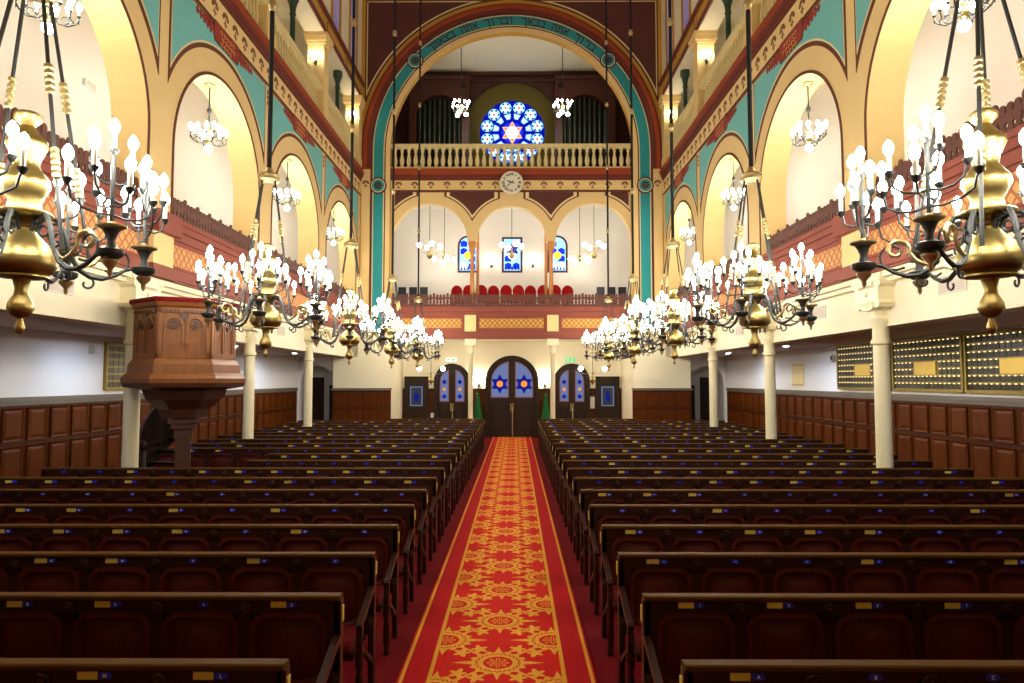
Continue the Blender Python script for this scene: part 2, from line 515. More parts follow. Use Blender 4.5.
    # upper gallery pillars, lintel, clerestory
    for i, p in enumerate(PIERS[2:]):
        if p > 23: p = 23.75
        pm = MB().box(-.24, .24, -.24, .24, 0, 2.12).box(-.27, .27, -.27, .27, 0, .3)
        pm.box(-.28, .28, -.28, .28, 2.12, 2.2).box(-.32, .32, -.32, .32, 2.2, 2.34).box(-.35, .35, -.35, .35, 2.34, 2.44)
        po = obj(f'pier_{nm}_upper', pm.mesh('pier', 'plaster_yellow'), None, (s * (XN + .2), p, 9.74))
        po['kind'] = 'structure'
    struct(f'lintel_{nm}', MB().box(-5, YE, 12.18, 12.85, -.5, .04, mp), 'plaster_cream')
    lo_ = bpy.data.objects[f'lintel_{nm}']
    MB().box(-5, YE, 12.20, 12.30, .05, .09, mp).box(-5, YE, 12.72, 12.85, .05, .12, mp).build('lintel_moulding', 'cornice_dark', lo_)
    MB().box(-5, YE, 12.24, 12.85, .04, .05, mp).build('lintel_face', 'plaster_gold', lo_)
    y = 8.2
    while y < YE - 1:
        m_ = MB().box(y, y + 2.0, 12.36, 12.68, .05, .056, mp); m_.build('lintel_panel', 'purple_brown', lo_)
        m_ = MB().box(y + .05, y + 1.95, 12.40, 12.64, .056, .06, mp); m_.build('lintel_panel', 'plaster_gold', lo_)
        y += 2.225
    struct(f'upper_gallery_ceiling_{nm}', MB().box(s * (XN + .5), s * (XW + .2), -5, 24.5, 12.6, 12.8), 'plaster_cream')
    # clerestory with blue windows
    cw = MB(); wc = []
    for c in CENT[2:]: wc += [c - 1.1, c + 1.1]
    us = [-5] + sum([[c - .42, c + .42] for c in wc], []) + [YE]
    for i in range(0, len(us), 2): cw.box(us[i], us[i + 1], 12.85, 17.2, -.35, -.02, mp)
    for c in wc:
        cw.box(c - .42, c + .42, 12.85, 13.05, -.35, -.02, mp)
        A = arc(c, 15.4, .42, PI, 0, 14)
        cw.strip(A, [(u, 17.2) for u, v in A], -.35, -.02, mp)
    cl = struct(f'wall_{nm}_clerestory', cw, 'plaster_cream')
    for c in wc:
        o1 = MB().ring(c, 15.4, .42, .56, 0, PI, 16, -.02, .02, mp).box(c - .56, c - .42, 12.95, 15.4, -.02, .02, mp).box(c + .42, c + .56, 12.95, 15.4, -.02, .02, mp)
        o1.build('window_surround', 'plaster_gold', cl)
        poly = [(c - .42, 13.05), (c + .42, 13.05)] + arc(c, 15.4, .42, 0, PI, 12)
        wd = MB().prism(poly, -.27, -.25, mp).build('window_clerestory', 'glass_deep'); wd['kind'] = 'structure'
        for j in range(4):
            for q in (-1, 1):
                z0 = 13.15 + j * .6
                MB().prism([(c + q * .2 + .13 * math.cos(t * PI / 3), z0 + .25 + .2 * math.sin(t * PI / 3)) for t in range(6)], -.25, -.24, mp).build('pane', 'glass_blue', wd)
        MB().box(c - .02, c + .02, 13.05, 15.8, -.25, -.22, mp).build('mullion', 'iron_black', wd)

# ------------------------------------------------------------------ end wall with the great arch
ew = MB()
R0, ZC = 4.34, 10.42
for s in (-1, 1):
    ew.box(s * R0, s * (XN + .02), 3.78, ZC, -.3, 0, END)
A = arc(0, ZC, R0, PI, 0, 48)
ew.strip(A, [(u, 17.2) for u, v in A], -.3, 0, END)
for s in (-1, 1): ew.box(s * R0, s * (XN + .4), ZC, 17.2, -.3, 0, END)
we = struct('wall_end', ew, 'plaster_gold')
def leg_ring(r0, r1, zb, w0, w1, m, name, n=48):
    k = MB().ring(0, ZC, r0, r1, 0, PI, n, w0, w1, END)
    for s in (-1, 1): k.box(s * r0, s * r1, zb, ZC, w0, w1, END)
    return k.build(name, m, we)
leg_ring(4.34, 4.50, 3.78, 0, .03, 'plaster_yellow', 'arch_band')
leg_ring(4.50, 4.545, 3.78, 0, .025, 'purple_brown', 'arch_line')
leg_ring(4.545, 4.58, 3.78, 0, .02, 'line_cream', 'arch_line')
leg_ring(4.58, 4.93, 3.78, 0, .016, 'teal', 'arch_band')
leg_ring(4.93, 4.965, 3.78, 0, .02, 'line_cream', 'arch_line')
leg_ring(4.965, 5.03, 3.78, 0, .05, 'purple_brown', 'arch_line')
leg_ring(5.03, 5.16, 9.72, 0, .08, 'cornice_dark', 'arch_moulding')
leg_ring(5.16, 5.30, 9.72, 0, .12, 'arch_red', 'arch_moulding')
leg_ring(5.30, 5.37, 9.72, 0, .06, 'cornice_dark', 'arch_moulding')
# medallions
for (u, v) in ((-4.755, 9.12), (4.755, 9.12), (-3.47, 13.68), (3.47, 13.68)):
    MB().disc(u, v, .30, 28, .0, .055, END).build('medallion', 'purple_brown', we)
    MB().disc(u, v, .25, 28, .055, .062, END).build('medallion_ring', 'line_cream', we)
    MB().disc(u, v, .22, 28, .062, .07, END).build('medallion_field', 'teal', we)
    f = MB()
    for a in range(8):
        t = a * PI / 4
        f.prism([(u + .1 * math.cos(t) + .045 * math.cos(z * PI / 3), v + .1 * math.sin(t) + .045 * math.sin(z * PI / 3)) for z in range(6)], .07, .076, END)
    f.disc(u, v, .05, 10, .07, .078, END)
    f.build('medallion_flower', 'letter_dark', we)
# spandrel panels
def spandrel(s, ro, x1, top, w0, w1, m, nm):
    A, B = [], []
    x0 = math.sqrt(max(0.01, ro * ro - (top - ZC) ** 2)) if ro > top - ZC else .35
    for i in range(25):
        u = x0 + (x1 - x0) * i / 24
        v = ZC + math.sqrt(max(0, ro * ro - u * u))
        A.append((s * u, min(v, top - .001))); B.append((s * u, top))
    MB().strip(A, B, w0, w1, END).build(nm, m, we)
for s in (-1, 1):
    spandrel(s, 5.52, 5.28, 15.95, 0, .012, 'line_brown', 'spandrel_border')
    spandrel(s, 5.58, 5.23, 15.90, .012, .018, 'line_cream', 'spandrel_border')
    spandrel(s, 5.63, 5.19, 15.86, .018, .024, 'purple_brown', 'spandrel_panel')
    MB().box(s * 5.05, s * 5.36, 3.78, 9.72, 0, .03, END).build('corner_pilaster', 'plaster_yellow', we)
MB().box(-XN, XN, 16.0, 16.12, 0, .05, END).box(-XN, XN, 16.2, 16.5, 0, .2, END).build('end_cornice', 'plaster_gold', we)
dme = MB().box(-.05, .05, -.06, 0, -.08, 0).mesh('dentil', 'cornice_dark')
for i in range(44): obj('dentil', dme, we, (-5.3 + i * .246, YE - .02, 16.2))
# Hebrew inscription, one letter at a time along the teal band, reading right to left
HEB = {'ב': [[(0, .9), (.6, .9), (.6, .1)], [(-.04, .06), (.74, .06)]], 'ר': [[(0, .9), (.62, .9), (.62, 0)]], 'ו': [[(.12, .9), (.34, .9), (.34, 0)]],
       'ך': [[(0, .9), (.62, .9), (.62, -.38)]], 'א': [[(.02, .96), (.68, .02)], [(.62, .96), (.6, .66), (.42, .5)], [(.06, 0), (.1, .36), (.24, .58)]],
       'ת': [[(0, .9), (.64, .9), (.64, 0)], [(.16, .9), (.16, .06), (-.02, .06)]], 'ה': [[(0, .9), (.64, .9), (.64, 0)], [(.1, .56), (.1, 0)]],
       'צ': [[(.62, .96), (.6, .7), (.38, .52)], [(.04, .96), (.66, .1)], [(.72, .06), (0, .06)]]}
def stroke_letter(ch, size, th, m):
    b = MB()
    for line in HEB[ch]:
        for (x0, z0), (x1, z1) in zip(line, line[1:]):
            d = Vector((x1 - x0, z1 - z0)).normalized(); e = Vector((-d.y, d.x)) * th / 2; x0 -= d.x * th / 2; z0 -= d.y * th / 2; x1 += d.x * th / 2; z1 += d.y * th / 2
            b.prism([((x0 + e.x - .32) * size, (z0 + e.y - .5) * size), ((x1 + e.x - .32) * size, (z1 + e.y - .5) * size), ((x1 - e.x - .32) * size, (z1 - e.y - .5) * size), ((x0 - e.x - .32) * size, (z0 - e.y - .5) * size)], 0, .005, lambda u, v, w: (u, -w, v))
    return b.mesh('letter', m)
words = 'ברוך אתה בבאך וברוך אתה בצאתך'
ang = PI / 2 - .66
step = 1.32 / (len(words) - 1)
LET = {c: stroke_letter(c, .25, .17, 'letter_dark') for c in set(words) if c != ' '}
for i, ch in enumerate(words):
    if ch == ' ': continue
    a = ang + i * step
    o = obj('letter', LET[ch], we)
    o.matrix_local = Matrix.Translation((4.755 * math.cos(a), YE - .016, ZC + 4.755 * math.sin(a))) @ Matrix.Rotation(-(a - PI / 2), 4, 'Y')

# blocks of the stair enclosures beside the vestibule, aisle ends
for nm, s in SIDE.items():
    b = MB().box(s * 4.25, s * 6.28, 24.0, 26.6, 0, 3.0)
    b.box(s * 4.25, s * 5.42, 24.02, 24.6, 3.0, 3.78)
    struct(f'wall_end_{nm}_gallery', MB().box(s * (XN + .02), s * (XW + .2), 24.3, 24.5, 3.0, 13.2), 'plaster_white')
    bo = struct(f'wall_end_{nm}_block', b, 'plaster_cream')
    MB().box(s * 4.23, s * 6.29, 23.96, 24.0, 0, 1.84).build('wainscot', 'wainscot_frame', bo)
    MB().box(s * 4.2, s * 6.32, 23.9, 24.0, 1.84, 1.92).build('dado_cap', 'dado_cap', bo)
    pmu = MB().box(0, .44, -.02, 0, 0, .5).box(.05, .39, -.028, -.02, .05, .45).mesh('panel', 'wainscot_wood')
    pml = MB().box(0, .44, -.02, 0, 0, 1.0).box(.05, .39, -.028, -.02, .05, .95).mesh('panel', 'wainscot_wood')
    for j in range(4):
        x = min(s * (4.27 + .5 * j), s * (4.27 + .5 * j + .44))
        obj('panel', pmu, bo, (x, 23.96, 1.26)); obj('panel', pml, bo, (x, 23.96, .16))
    # aisle end wall with arched recess and dark door
    a = MB()
    cx, r = 7.0, .62
    mpx = lambda u, v, w: (s * u, 24.6 - w, v)
    a.box(6.28, cx - r, 0, 3.02, -.2, 0, mpx); a.box(cx + r, XW, 0, 3.02, -.2, 0, mpx)
    A = arc(cx, 2.1, r, PI, 0, 16); a.strip(A, [(u, 3.02) for u, v in A], -.2, 0, mpx)
    a.box(6.2, XW + .1, 0, 3.02, -1.6, -1.5, mpx)
    struct(f'wall_end_{nm}_aisle', a, 'plaster_white')
    d = MB().box(6.3, 6.95, 0, 2.0, -1.5, -1.44, mpx).build(f'door_{1 if s < 0 else 2}', 'door_wood'); d['kind'] = 'structure'
    MB().box(6.4, 6.85, .2, .95, -1.44, -1.42, mpx).build('panel', 'stair_wood', d)
    MB().box(6.4, 6.85, 1.1, 1.85, -1.44, -1.42, mpx).build('panel', 'stair_wood', d)
    d = MB().box(7.0, 7.45, 0, 2.3, -.9, -.84, mpx).build(f'door_{3 if s < 0 else 4}', 'door_wood'); d['kind'] = 'structure'
    MB().box(7.06, 7.39, .2, 1.0, -.84, -.82, mpx).build('panel', 'stair_wood', d)
    MB().box(7.06, 7.39, 1.15, 2.15, -.84, -.82, mpx).build('panel', 'stair_wood', d)

# vestibule back wall (entrance) and the gallery floor over it
YD = 26.6
b = MB().box(-4.3, 4.3, YD, YD + .2, 0, 3.78)
ve = struct('wall_entrance', b, 'plaster_cream')
struct('gallery_floor_end', MB().box(-5.5, 5.5, 24.3, 28.2, 3.72, 3.95), 'plaster_cream')
DM = lambda u, v, w: (u, YD - w, v)
wv = MB().box(-4.25, 4.25, 0, 1.8, 0, .03, DM)
wvo = struct('trim_end_wainscot', wv, 'wainscot_frame')
MB().box(-4.25, 4.25, 1.8, 1.88, 0, .07, DM).build('dado_cap', 'door_wood', wvo)

def star(cx, cz, r, rot=0):
    return [(cx + (r if i % 2 == 0 else r * .577) * math.sin(rot + i * PI / 6), cz + (r if i % 2 == 0 else r * .577) * math.cos(rot + i * PI / 6)) for i in range(12)]

def arched_door(n, cx, hw, H, label):
    # double leaf door under a round arch
    zs = H - hw
    poly = [(cx - hw, 0), (cx + hw, 0)] + arc(cx, zs, hw, 0, PI, 24)
    fr = MB().ring(cx, zs, hw - .02, hw + .12, 0, PI, 24, .02, .16, DM)
    fr.box(cx - hw - .12, cx - hw + .02, 0, zs, .02, .16, DM).box(cx + hw - .02, cx + hw + .12, 0, zs, .02, .16, DM)
    d = MB().prism(poly, .03, .08, DM).build(f'door_{n}', 'door_wood'); d['kind'] = 'structure'
    d['label'] = label
    fr.build('door_frame', 'door_wood', d)
    MB().box(cx - .05, cx + .05, 0, H - .02, .08, .13, DM).build('astragal', 'door_wood', d)
    for s in (-1, 1):
        x0, x1 = .12, hw - .1
        lp = MB().box(cx + s * x0, cx + s * x1, .2, H * .4, .08, .1, DM).build('lower_panel', 'stair_wood', d)
        MB().box(cx + s * (x0 + .08), cx + s * (x1 - .08), .28, H * .4 - .08, .1, .115, DM).build('field', 'door_wood', lp)
        zb = H * .5; rr = hw - .1
        ztop = lambda u: zs + math.sqrt(max(0, rr * rr - u * u))
        def glass(i, w0, w1, m, nm, par):
            us = [x0 + i + (x1 - x0 - 2 * i) * k / 12 for k in range(13)]
            A = [(cx + s * u, zb + i) for u in us]; B = [(cx + s * u, max(zb + i + .05, ztop(u) - i * 1.2)) for u in us]
            return MB().strip(A, B, w0, w1, DM).build(nm, m, par)
        g = glass(.0, .08, .095, 'glass_door_pink', 'glass_panel', d)
        glass(.045, .095, .1, 'glass_door_pale', 'pane', g)
        mx = cx + s * (x0 + x1) / 2
        gz = zb + (ztop((x0 + x1) / 2) - zb) * .42
        w = (x1 - x0) / 2
        if hw > .8:
            MB().prism(star(mx, gz, w * 1.08), .1, .106, DM).build('pane', 'glass_door_blue', g)
        else:
            for zz in (-.28, .28): MB().prism(star(mx, gz + zz, w * .6), .1, .106, DM).build('pane', 'glass_door_blue', g)
        MB().disc(mx, gz, w * .36, 12, .106, .11, DM).build('pane', 'glass_door_amber', g)
    MB().tube([DM(cx + .02, .02, .17), DM(cx + .02, 1.15, .17)], .02).build('bolt_rod', 'brass_satin', d)
    MB().box(cx - .06, cx - .02, 1.0, 1.3, .13, .16, DM).box(cx + .02, cx + .06, 1.0, 1.3, .13, .16, DM).build('handle', 'brass', d)
    return d
arched_door(5, 0, .92, 3.03, 'tall arched double door with star windows at the end of the aisle')
arched_door(6, -2.32, .58, 2.72, 'smaller arched double door with blue panes on the pulpit side')
arched_door(7, 2.32, .58, 2.72, 'smaller arched double door with blue panes on the plaque-board side')
for n, s in ((8, -1), (9, 1)):
    d = MB().box(s * 3.3 - .0, s * 4.1, 0, 2.25, .03, .12, DM).build(f'door_{n}', 'door_wood'); d['kind'] = 'structure'
    MB().box(s * 3.24, s * 3.34, 0, 2.32, .03, .16, DM).box(s * 4.06, s * 4.16, 0, 2.32, .03, .16, DM).box(s * 3.24, s * 4.16, 2.25, 2.34, .03, .16, DM).build('door_frame', 'door_wood', d)
    g = MB().box(s * 3.46, s * 3.94, 1.2, 1.95, .12, .13, DM).build('glass_panel', 'glass_door_pale', d)
    MB().box(s * 3.5, s * 3.9, 1.24, 1.91, .13, .134, DM).build('pane', 'dark_glass', g)
    MB().prism([(s * 3.7 + .1 * math.cos(t * PI / 3), 1.55 + .18 * math.sin(t * PI / 3)) for t in range(6)], .134, .137, DM).build('pane', 'glass_door_blue', g)

# ------------------------------------------------------------------ end gallery front, arcade screen, organ loft parapet
GE = lambda u, v, w: (u, 24.15 - w, v)
fz = MB().box(-4.34, 4.34, 3.66, 3.96, -.3, .05, GE).box(-4.34, 4.34, 3.78, 3.86, .05, .09, GE)
fz.box(-4.34, 4.34, 3.96, 4.46, -.3, .012, GE).box(-4.34, 4.34, 4.46, 4.62, -.3, .05, GE).box(-4.34, 4.34, 4.62, 4.80, -.3, .13, GE)
fo = struct('trim_end_frieze', fz, 'cornice_red')
for a, b in ((-4.3, -1.78), (-1.14, 1.14), (1.78, 4.3)):
    MB().box(a, b, 4.0, 4.42, .012, .03, GE).build('frieze_panel', 'frieze_end', fo)
for s in (-1, 1): MB().box(s * 1.46 - .2, s * 1.46 + .2, 3.92, 4.5, .012, .1, GE).build('frieze_block', 'plaster_yellow', fo)
sc = MB()
AR = [(-2.93, 1.34), (0, 1.24), (2.93, 1.34)]
ZA = 7.2
sc.box(-4.34, -4.27, 4.8, 9.0, -.3, -.05, GE).box(4.27, 4.34, 4.8, 9.0, -.3, -.05, GE)
for x in (-1.415, 1.415): sc.box(x - .17, x + .17, ZA - .05, 9.0, -.3, -.05, GE)
for c, r in AR:
    A = arc(c, ZA, r, PI, 0, 28); sc.strip(A, [(u, 9.0) for u, v in A], -.3, -.05, GE)
sco = struct('wall_end_screen', sc, 'plaster_yellow')
# spandrel triangles of the screen
def tri(c0, r0, c1, r1, lo, hi, w0, w1, m):
    A, B = [], []
    for i in range(21):
        u = lo + (hi - lo) * i / 20
        z = ZA
        for c, r in ((c0, r0), (c1, r1)):
            if c is not None and abs(u - c) < r: z = max(z, ZA + math.sqrt(r * r - (u - c) ** 2))
        A.append((u, min(z, 8.93))); B.append((u, 8.94))
    MB().strip(A, B, w0, w1, GE).build('spandrel_panel', m, sco)
for s in (-1, 1):
    for e, m, w0 in ((0, 'line_brown', -.05), (.04, 'line_cream', -.045), (.10, 'purple_brown', -.04)):
        tri(s * 2.93, 1.66 + e, 0, 1.56 + e, s * .42 + s * e * 2, s * 2.42 - s * e * 2, w0, w0 + .006, m)
        tri(s * 2.93, 1.66 + e, None, 0, s * 3.35 + s * e * 2, s * (4.26 - e * .6), w0, w0 + .006, m)
for s in (-1, 1):
    cl = obj('colonnette', MB().lathe([(.11, 0), (.11, .12), (.07, .16), (.075, .2), (.07, 1.9), (.085, 1.95), (.075, 2.0), (.12, 2.12), (.16, 2.26), (.16, 2.36)], 14).mesh('colonnette', 'marble_orange', True), None, (s * 1.415, 24.32, 4.8))
    cl['kind'] = 'structure'; cl['label'] = 'slim ochre colonnette carrying the arches of the end gallery'
    c2 = obj('inner_column', MB().lathe([(.07, 0), (.055, .2), (.055, 5.1), (.1, 5.34)], 10).mesh('inner_column', 'marble_orange', True), None, (s * 1.28, 25.45, 3.95))
    c2['kind'] = 'structure'
# flower band and red cornice below the loft balustrade
ub = MB().box(-4.34, 4.34, 9.0, 9.36, -.3, .0, GE)
ubo = struct('trim_end_band', ub, 'plaster_yellow')
MB().box(-4.34, 4.34, 8.94, 9.0, -.3, .03, GE).build('band_line', 'line_brown', ubo)
fm = MB()
ZM = lambda u, v, w: (u, -w, v)
for a in range(5):
    t = PI / 2 + (a - 2) * .62
    fm.prism([(.09 * math.cos(t) + .04 * math.cos(z * PI / 4), .09 * math.sin(t) + .04 * math.sin(z * PI / 4)) for z in range(8)], 0, .006, ZM)
fm.box(-.012, .012, -.14, .02, 0, .006, ZM).box(-.06, .06, -.09, -.06, 0, .006, ZM)
me = fm.mesh('flower', 'ornament_brown')
for i in range(15): obj('flower', me, ubo, (-4.06 + i * .58, 24.15, 9.19))
for s in (-1, 1): obj('flower', me, we, (s * 5.2, YE - .03, 9.19))
cz = MB().box(-4.34, 4.34, 9.36, 9.55, -.3, .06, GE)
czo = struct('trim_end_cornice', cz, 'cornice_dark')
MB().box(-4.34, 4.34, 9.55, 9.76, -.3, .14, GE).build('cornice_cap', 'arch_red', czo)
for s in (-1, 1): MB().box(s * 5.04, s * 5.38, 8.94, 9.36, 0, .028, END).build('flower_band', 'plaster_yellow', we)
bl = thing('balustrade', 'cream stone balustrade of the organ loft above the clock', 'balustrade')
MB().box(-4.34, 4.34, 10.55, 10.68, -.16, .06, GE).build('handrail', 'baluster_paint', bl)
MB().box(-4.34, 4.34, 9.76, 9.84, -.16, .06, GE).build('plinth', 'baluster_paint', bl)
BP2 = [(.07, 0), (.07, .06), (.05, .08), (.075, .15), (.085, .24), (.07, .34), (.04, .48), (.04, .54), (.062, .58), (.062, .60), (.045, .63), (.075, .66), (.075, .71)]
bme = MB().lathe(BP2, 10).mesh('baluster', 'baluster_paint', True)
for i in range(35): obj('baluster', bme, bl, (-4.2 + i * .247, 24.2, 9.84))
# clock
ck = thing('wall_clock', 'round cream wall clock with Roman numerals below the organ loft balustrade', 'clock', (0, 24.0, 9.22))
CM = lambda u, v, w: (u, -w, v)
MB().lathe([(.42, 0), (.42, .05), (.40, .09), (.37, .1), (.36, .08)], 40).build('clock_case', 'clock_face', ck, True, rot=(PI / 2, 0, 0))
MB().disc(0, 0, .37, 40, .06, .082, CM).build('clock_face', 'clock_face', ck)
for i, t in enumerate(('XII', 'I', 'II', 'III', 'IIII', 'V', 'VI', 'VII', 'VIII', 'IX', 'X', 'XI')):
    a = i * PI / 6
    o = obj('numeral', text_mesh(t, .12, 'black_paint', .002, .004), ck)
    o.matrix_local = Matrix.Translation((.29 * math.sin(a), -.088, .29 * math.cos(a))) @ Matrix.Rotation(a, 4, 'Y') @ Matrix.Rotation(PI / 2, 4, 'X')
def hand(a, l, w, nm):
    d, p = (math.sin(a), math.cos(a)), (math.cos(a), -math.sin(a))
    q = [(-.1 * d[0] + w * p[0], -.1 * d[1] + w * p[1]), (l * .6 * d[0] + w * 1.3 * p[0], l * .6 * d[1] + w * 1.3 * p[1]), (l * d[0], l * d[1]), (l * .6 * d[0] - w * 1.3 * p[0], l * .6 * d[1] - w * 1.3 * p[1]), (-.1 * d[0] - w * p[0], -.1 * d[1] - w * p[1])]
    MB().prism(q, .094, .1, CM).build(nm, 'black_paint', ck)
hand(2 * PI * 9.63 / 12, .2, .016, 'hour_hand'); hand(2 * PI * 38 / 60, .3, .011, 'minute_hand')

# ------------------------------------------------------------------ end gallery interior
struct('wall_end_gallery', MB().box(-5.6, 5.6, 28.2, 28.4, 3.9, 9.4), 'plaster_white')
struct('gallery_ceiling_end', MB().box(-5.6, 5.6, 24.45, 28.2, 9.3, 9.45), 'plaster_white')
for nm, s in SIDE.items():
    struct(f'wall_end_gallery_{nm}', MB().box(s * 5.4, s * 5.6, 24.6, 28.2, 3.9, 9.4), 'plaster_white')
struct('gallery_platform', MB().box(-3.6, 3.6, 25.7, 28.2, 3.95, 4.75), 'stair_wood')
W2 = lambda u, v, w: (u, 28.2 - w, v)
def gallery_window(n, cx, arched):
    hw, z0, z1 = .34, 6.75, 8.06
    zs = z1 - hw if arched else z1
    poly = [(cx - hw, z0), (cx + hw, z0)] + (arc(cx, z1 - hw * .8, hw, 0, PI, 14) if arched else [(cx + hw, z1), (cx - hw, z1)])
    out = [(cx - hw - .09, z0 - .09), (cx + hw + .09, z0 - .09)] + (arc(cx, z1 - hw * .8, hw + .09, 0, PI, 14) if arched else [(cx + hw + .09, z1 + .09), (cx - hw - .09, z1 + .09)])
    d = MB().prism(poly, .03, .05, W2).build(f'window_{n}', 'glass_sky'); d['kind'] = 'structure'
    MB().prism(out, .0, .03, W2).build('window_frame', 'organ_wood', d)
    rnd = random.Random(n)
    for j in range(4):
        for q in (-1, 1):
            z = z0 + .06 + j * .31
            m = rnd.choice(['glass_blue', 'glass_pale', 'glass_sky', 'glass_blue'])
            MB().prism([(cx + q * .17 - .14, z), (cx + q * .17 + .14, z), (cx + q * .17 + .14, z + .2), (cx + q * .17, z + .27), (cx + q * .17 - .14, z + .2)], .05, .055, W2).build('pane', m, d)
    for j in range(5):
        MB().prism([(cx - .32 + j * .135, z0 + .02), (cx - .22 + j * .135, z0 + .02), (cx - .27 + j * .135, z0 + .22)], .055, .058, W2).build('pane', 'glass_deep', d)
    MB().disc(cx, z0 + .62, .17, 12, .056, .06, W2).build('pane', 'glass_amber' if cx else 'glass_pale', d)
    if not cx: MB().prism(star(cx, z0 + .85, .3), .06, .064, W2).build('pane', 'glass_deep', d)
gallery_window(1, -1.84, True); gallery_window(2, 0, False); gallery_window(3, 1.88, True)
for k, s in ((4, -1), (5, 1)):
    d = MB().box(s * 3.35, s * 4.85, 3.95, 6.3, 0, .05, W2).build(f'door_{k + 6}', 'white_paint'); d['kind'] = 'structure'
    for j in range(3):
        MB().box(s * (3.5 + .45 * j), s * (3.83 + .45 * j), 5.2, 6.05, .05, .06, W2).build('pane', 'dark_glass', d)
# red upholstered chairs
def red_chair():
    t = thing('gallery_chair', '', 'chair')
    MB().box(-.25, .25, -.22, .24, .40, .52).build('seat', 'chair_red', t)
    A = [(-.26, .45), (.26, .45), (.26, .86)] + arc(0, .80, .26, .25, PI - .25, 10) + [(-.26, .86)]
    MB().prism(A, .2, .29, lambda u, v, w: (u, w, v)).build('backrest', 'chair_red', t)
    lm = MB().tube([(0, 0, 0), (0, 0, .4)], .02, 6).mesh('leg', 'stair_wood')
    for x in (-.21, .21):
        for y in (-.18, .2): obj('leg', lm, t, (x, y, 0))
    return t
proto = red_chair()
xs = [-2.05 + .47 * i for i in range(10)]
for i, x in enumerate(xs):
    o = proto if i == 0 else copy_tree(proto)
    o.location = (x - .05, 26.05 if i % 3 else 26.2, 4.75); o.rotation_euler.z = PI + random.uniform(-.05, .05); o.scale = (.84, 1, 1)
    o['label'] = f'red round-backed chair behind the end gallery railing, {ordinal(i)} from the pulpit side'
    o['group'] = 'red chairs in the end gallery'

# fretwork railings
SP = [(-.058, 0), (.058, 0), (.058, .05), (.03, .08), (.058, .13), (.03, .18), (.058, .23), (.058, .28), (.04, .31), (.05, .35), (.045, .39), (.02, .42),
      (-.02, .42), (-.045, .39), (-.05, .35), (-.04, .31), (-.058, .28), (-.058, .23), (-.03, .18), (-.058, .13), (-.03, .08), (-.058, .05)]
def railing(label, pts, mpf, rail):
    t = thing('fretwork_railing', label, 'railing', group=None)
    rail.build('rail', 'fretwork', t)
    me = MB().prism(SP, -.012, .012, mpf).mesh('slat', 'fretwork')
    for p in pts: obj('slat', me, t, p)
    return t
for nm, s in SIDE.items():
    mpl = lambda u, v, w: (w, u, v)
    for i, c in enumerate(CENT):
        if i == 0: continue
        x = s * (XN + .12)
        r = MB().box(x - .02, x + .02, c - RA, c + RA, 4.78, 4.86).box(x - .016, x + .016, c - RA, c + RA, 5.08, 5.12)
        railing(f'brown fretwork railing in the {ordinal(4 - i)} arch from the organ wall, {"pulpit" if s < 0 else "plaque-board"} side',
                [(x, c - RA + .08 + j * .1175, 4.80 + (.055 if j % 4 == 1 else .0)) for j in range(32)], mpl, r)
r = MB().box(-4.25, 4.25, 24.09, 24.13, 4.8, 4.88).box(-4.25, 4.25, 24.095, 24.125, 5.1, 5.14)
railing('brown fretwork railing along the end gallery below the three arches', [(-4.2 + j * .12, 24.11, 4.82 + (.04 if j % 4 == 0 else 0)) for j in range(71)], ZM, r)

# ------------------------------------------------------------------ organ loft
struct('loft_floor', MB().box(-5.6, 5.6, 24.45, 29.4, 9.5, 9.75), 'stair_wood')
struct('ceiling_loft', MB().box(-5.6, 5.6, 24.6, 29.6, 15.35, 15.5), 'plaster_cream')
for nm, s in SIDE.items():
    struct(f'wall_loft_{nm}', MB().box(s * 5.2, s * 5.4, 24.6, 29.4, 9.5, 15.4), 'organ_wood')
# rear wall with an arch around the rose window
YR = 28.6
RW = lambda u, v, w: (u, YR - w, v)
rw = MB(); ra = 2.05; rz = 13.0
rw.box(-5.4, -ra, 9.5, 15.4, -.3, 0, RW).box(ra, 5.4, 9.5, 15.4, -.3, 0, RW)
A = arc(0, rz, ra, PI, 0, 32); rw.strip(A, [(u, 15.4) for u, v in A], -.3, 0, RW)
rwo = struct('wall_loft_rear', rw, 'organ_wood')
MB().ring(0, rz, ra, ra + .14, 0, PI, 32, 0, .06, RW).build('arch_moulding', 'organ_wood', rwo)
MB().ring(0, rz, ra + .5, ra + .56, 0, PI, 32, 0, .04, RW).build('arch_moulding', 'organ_wood', rwo)
MB().box(-5.4, 5.4, 14.95, 15.05, 0, .1, RW).box(-5.4, 5.4, 15.2, 15.35, 0, .18, RW).build('loft_cornice', 'organ_wood', rwo)
struct('wall_rose_recess', MB().box(-2.3, 2.3, 29.3, 29.5, 9.5, 15.4).box(-2.3, -2.05, 28.9, 29.3, 9.5, 15.4).box(2.05, 2.3, 28.9, 29.3, 9.5, 15.4), 'olive_plaster')
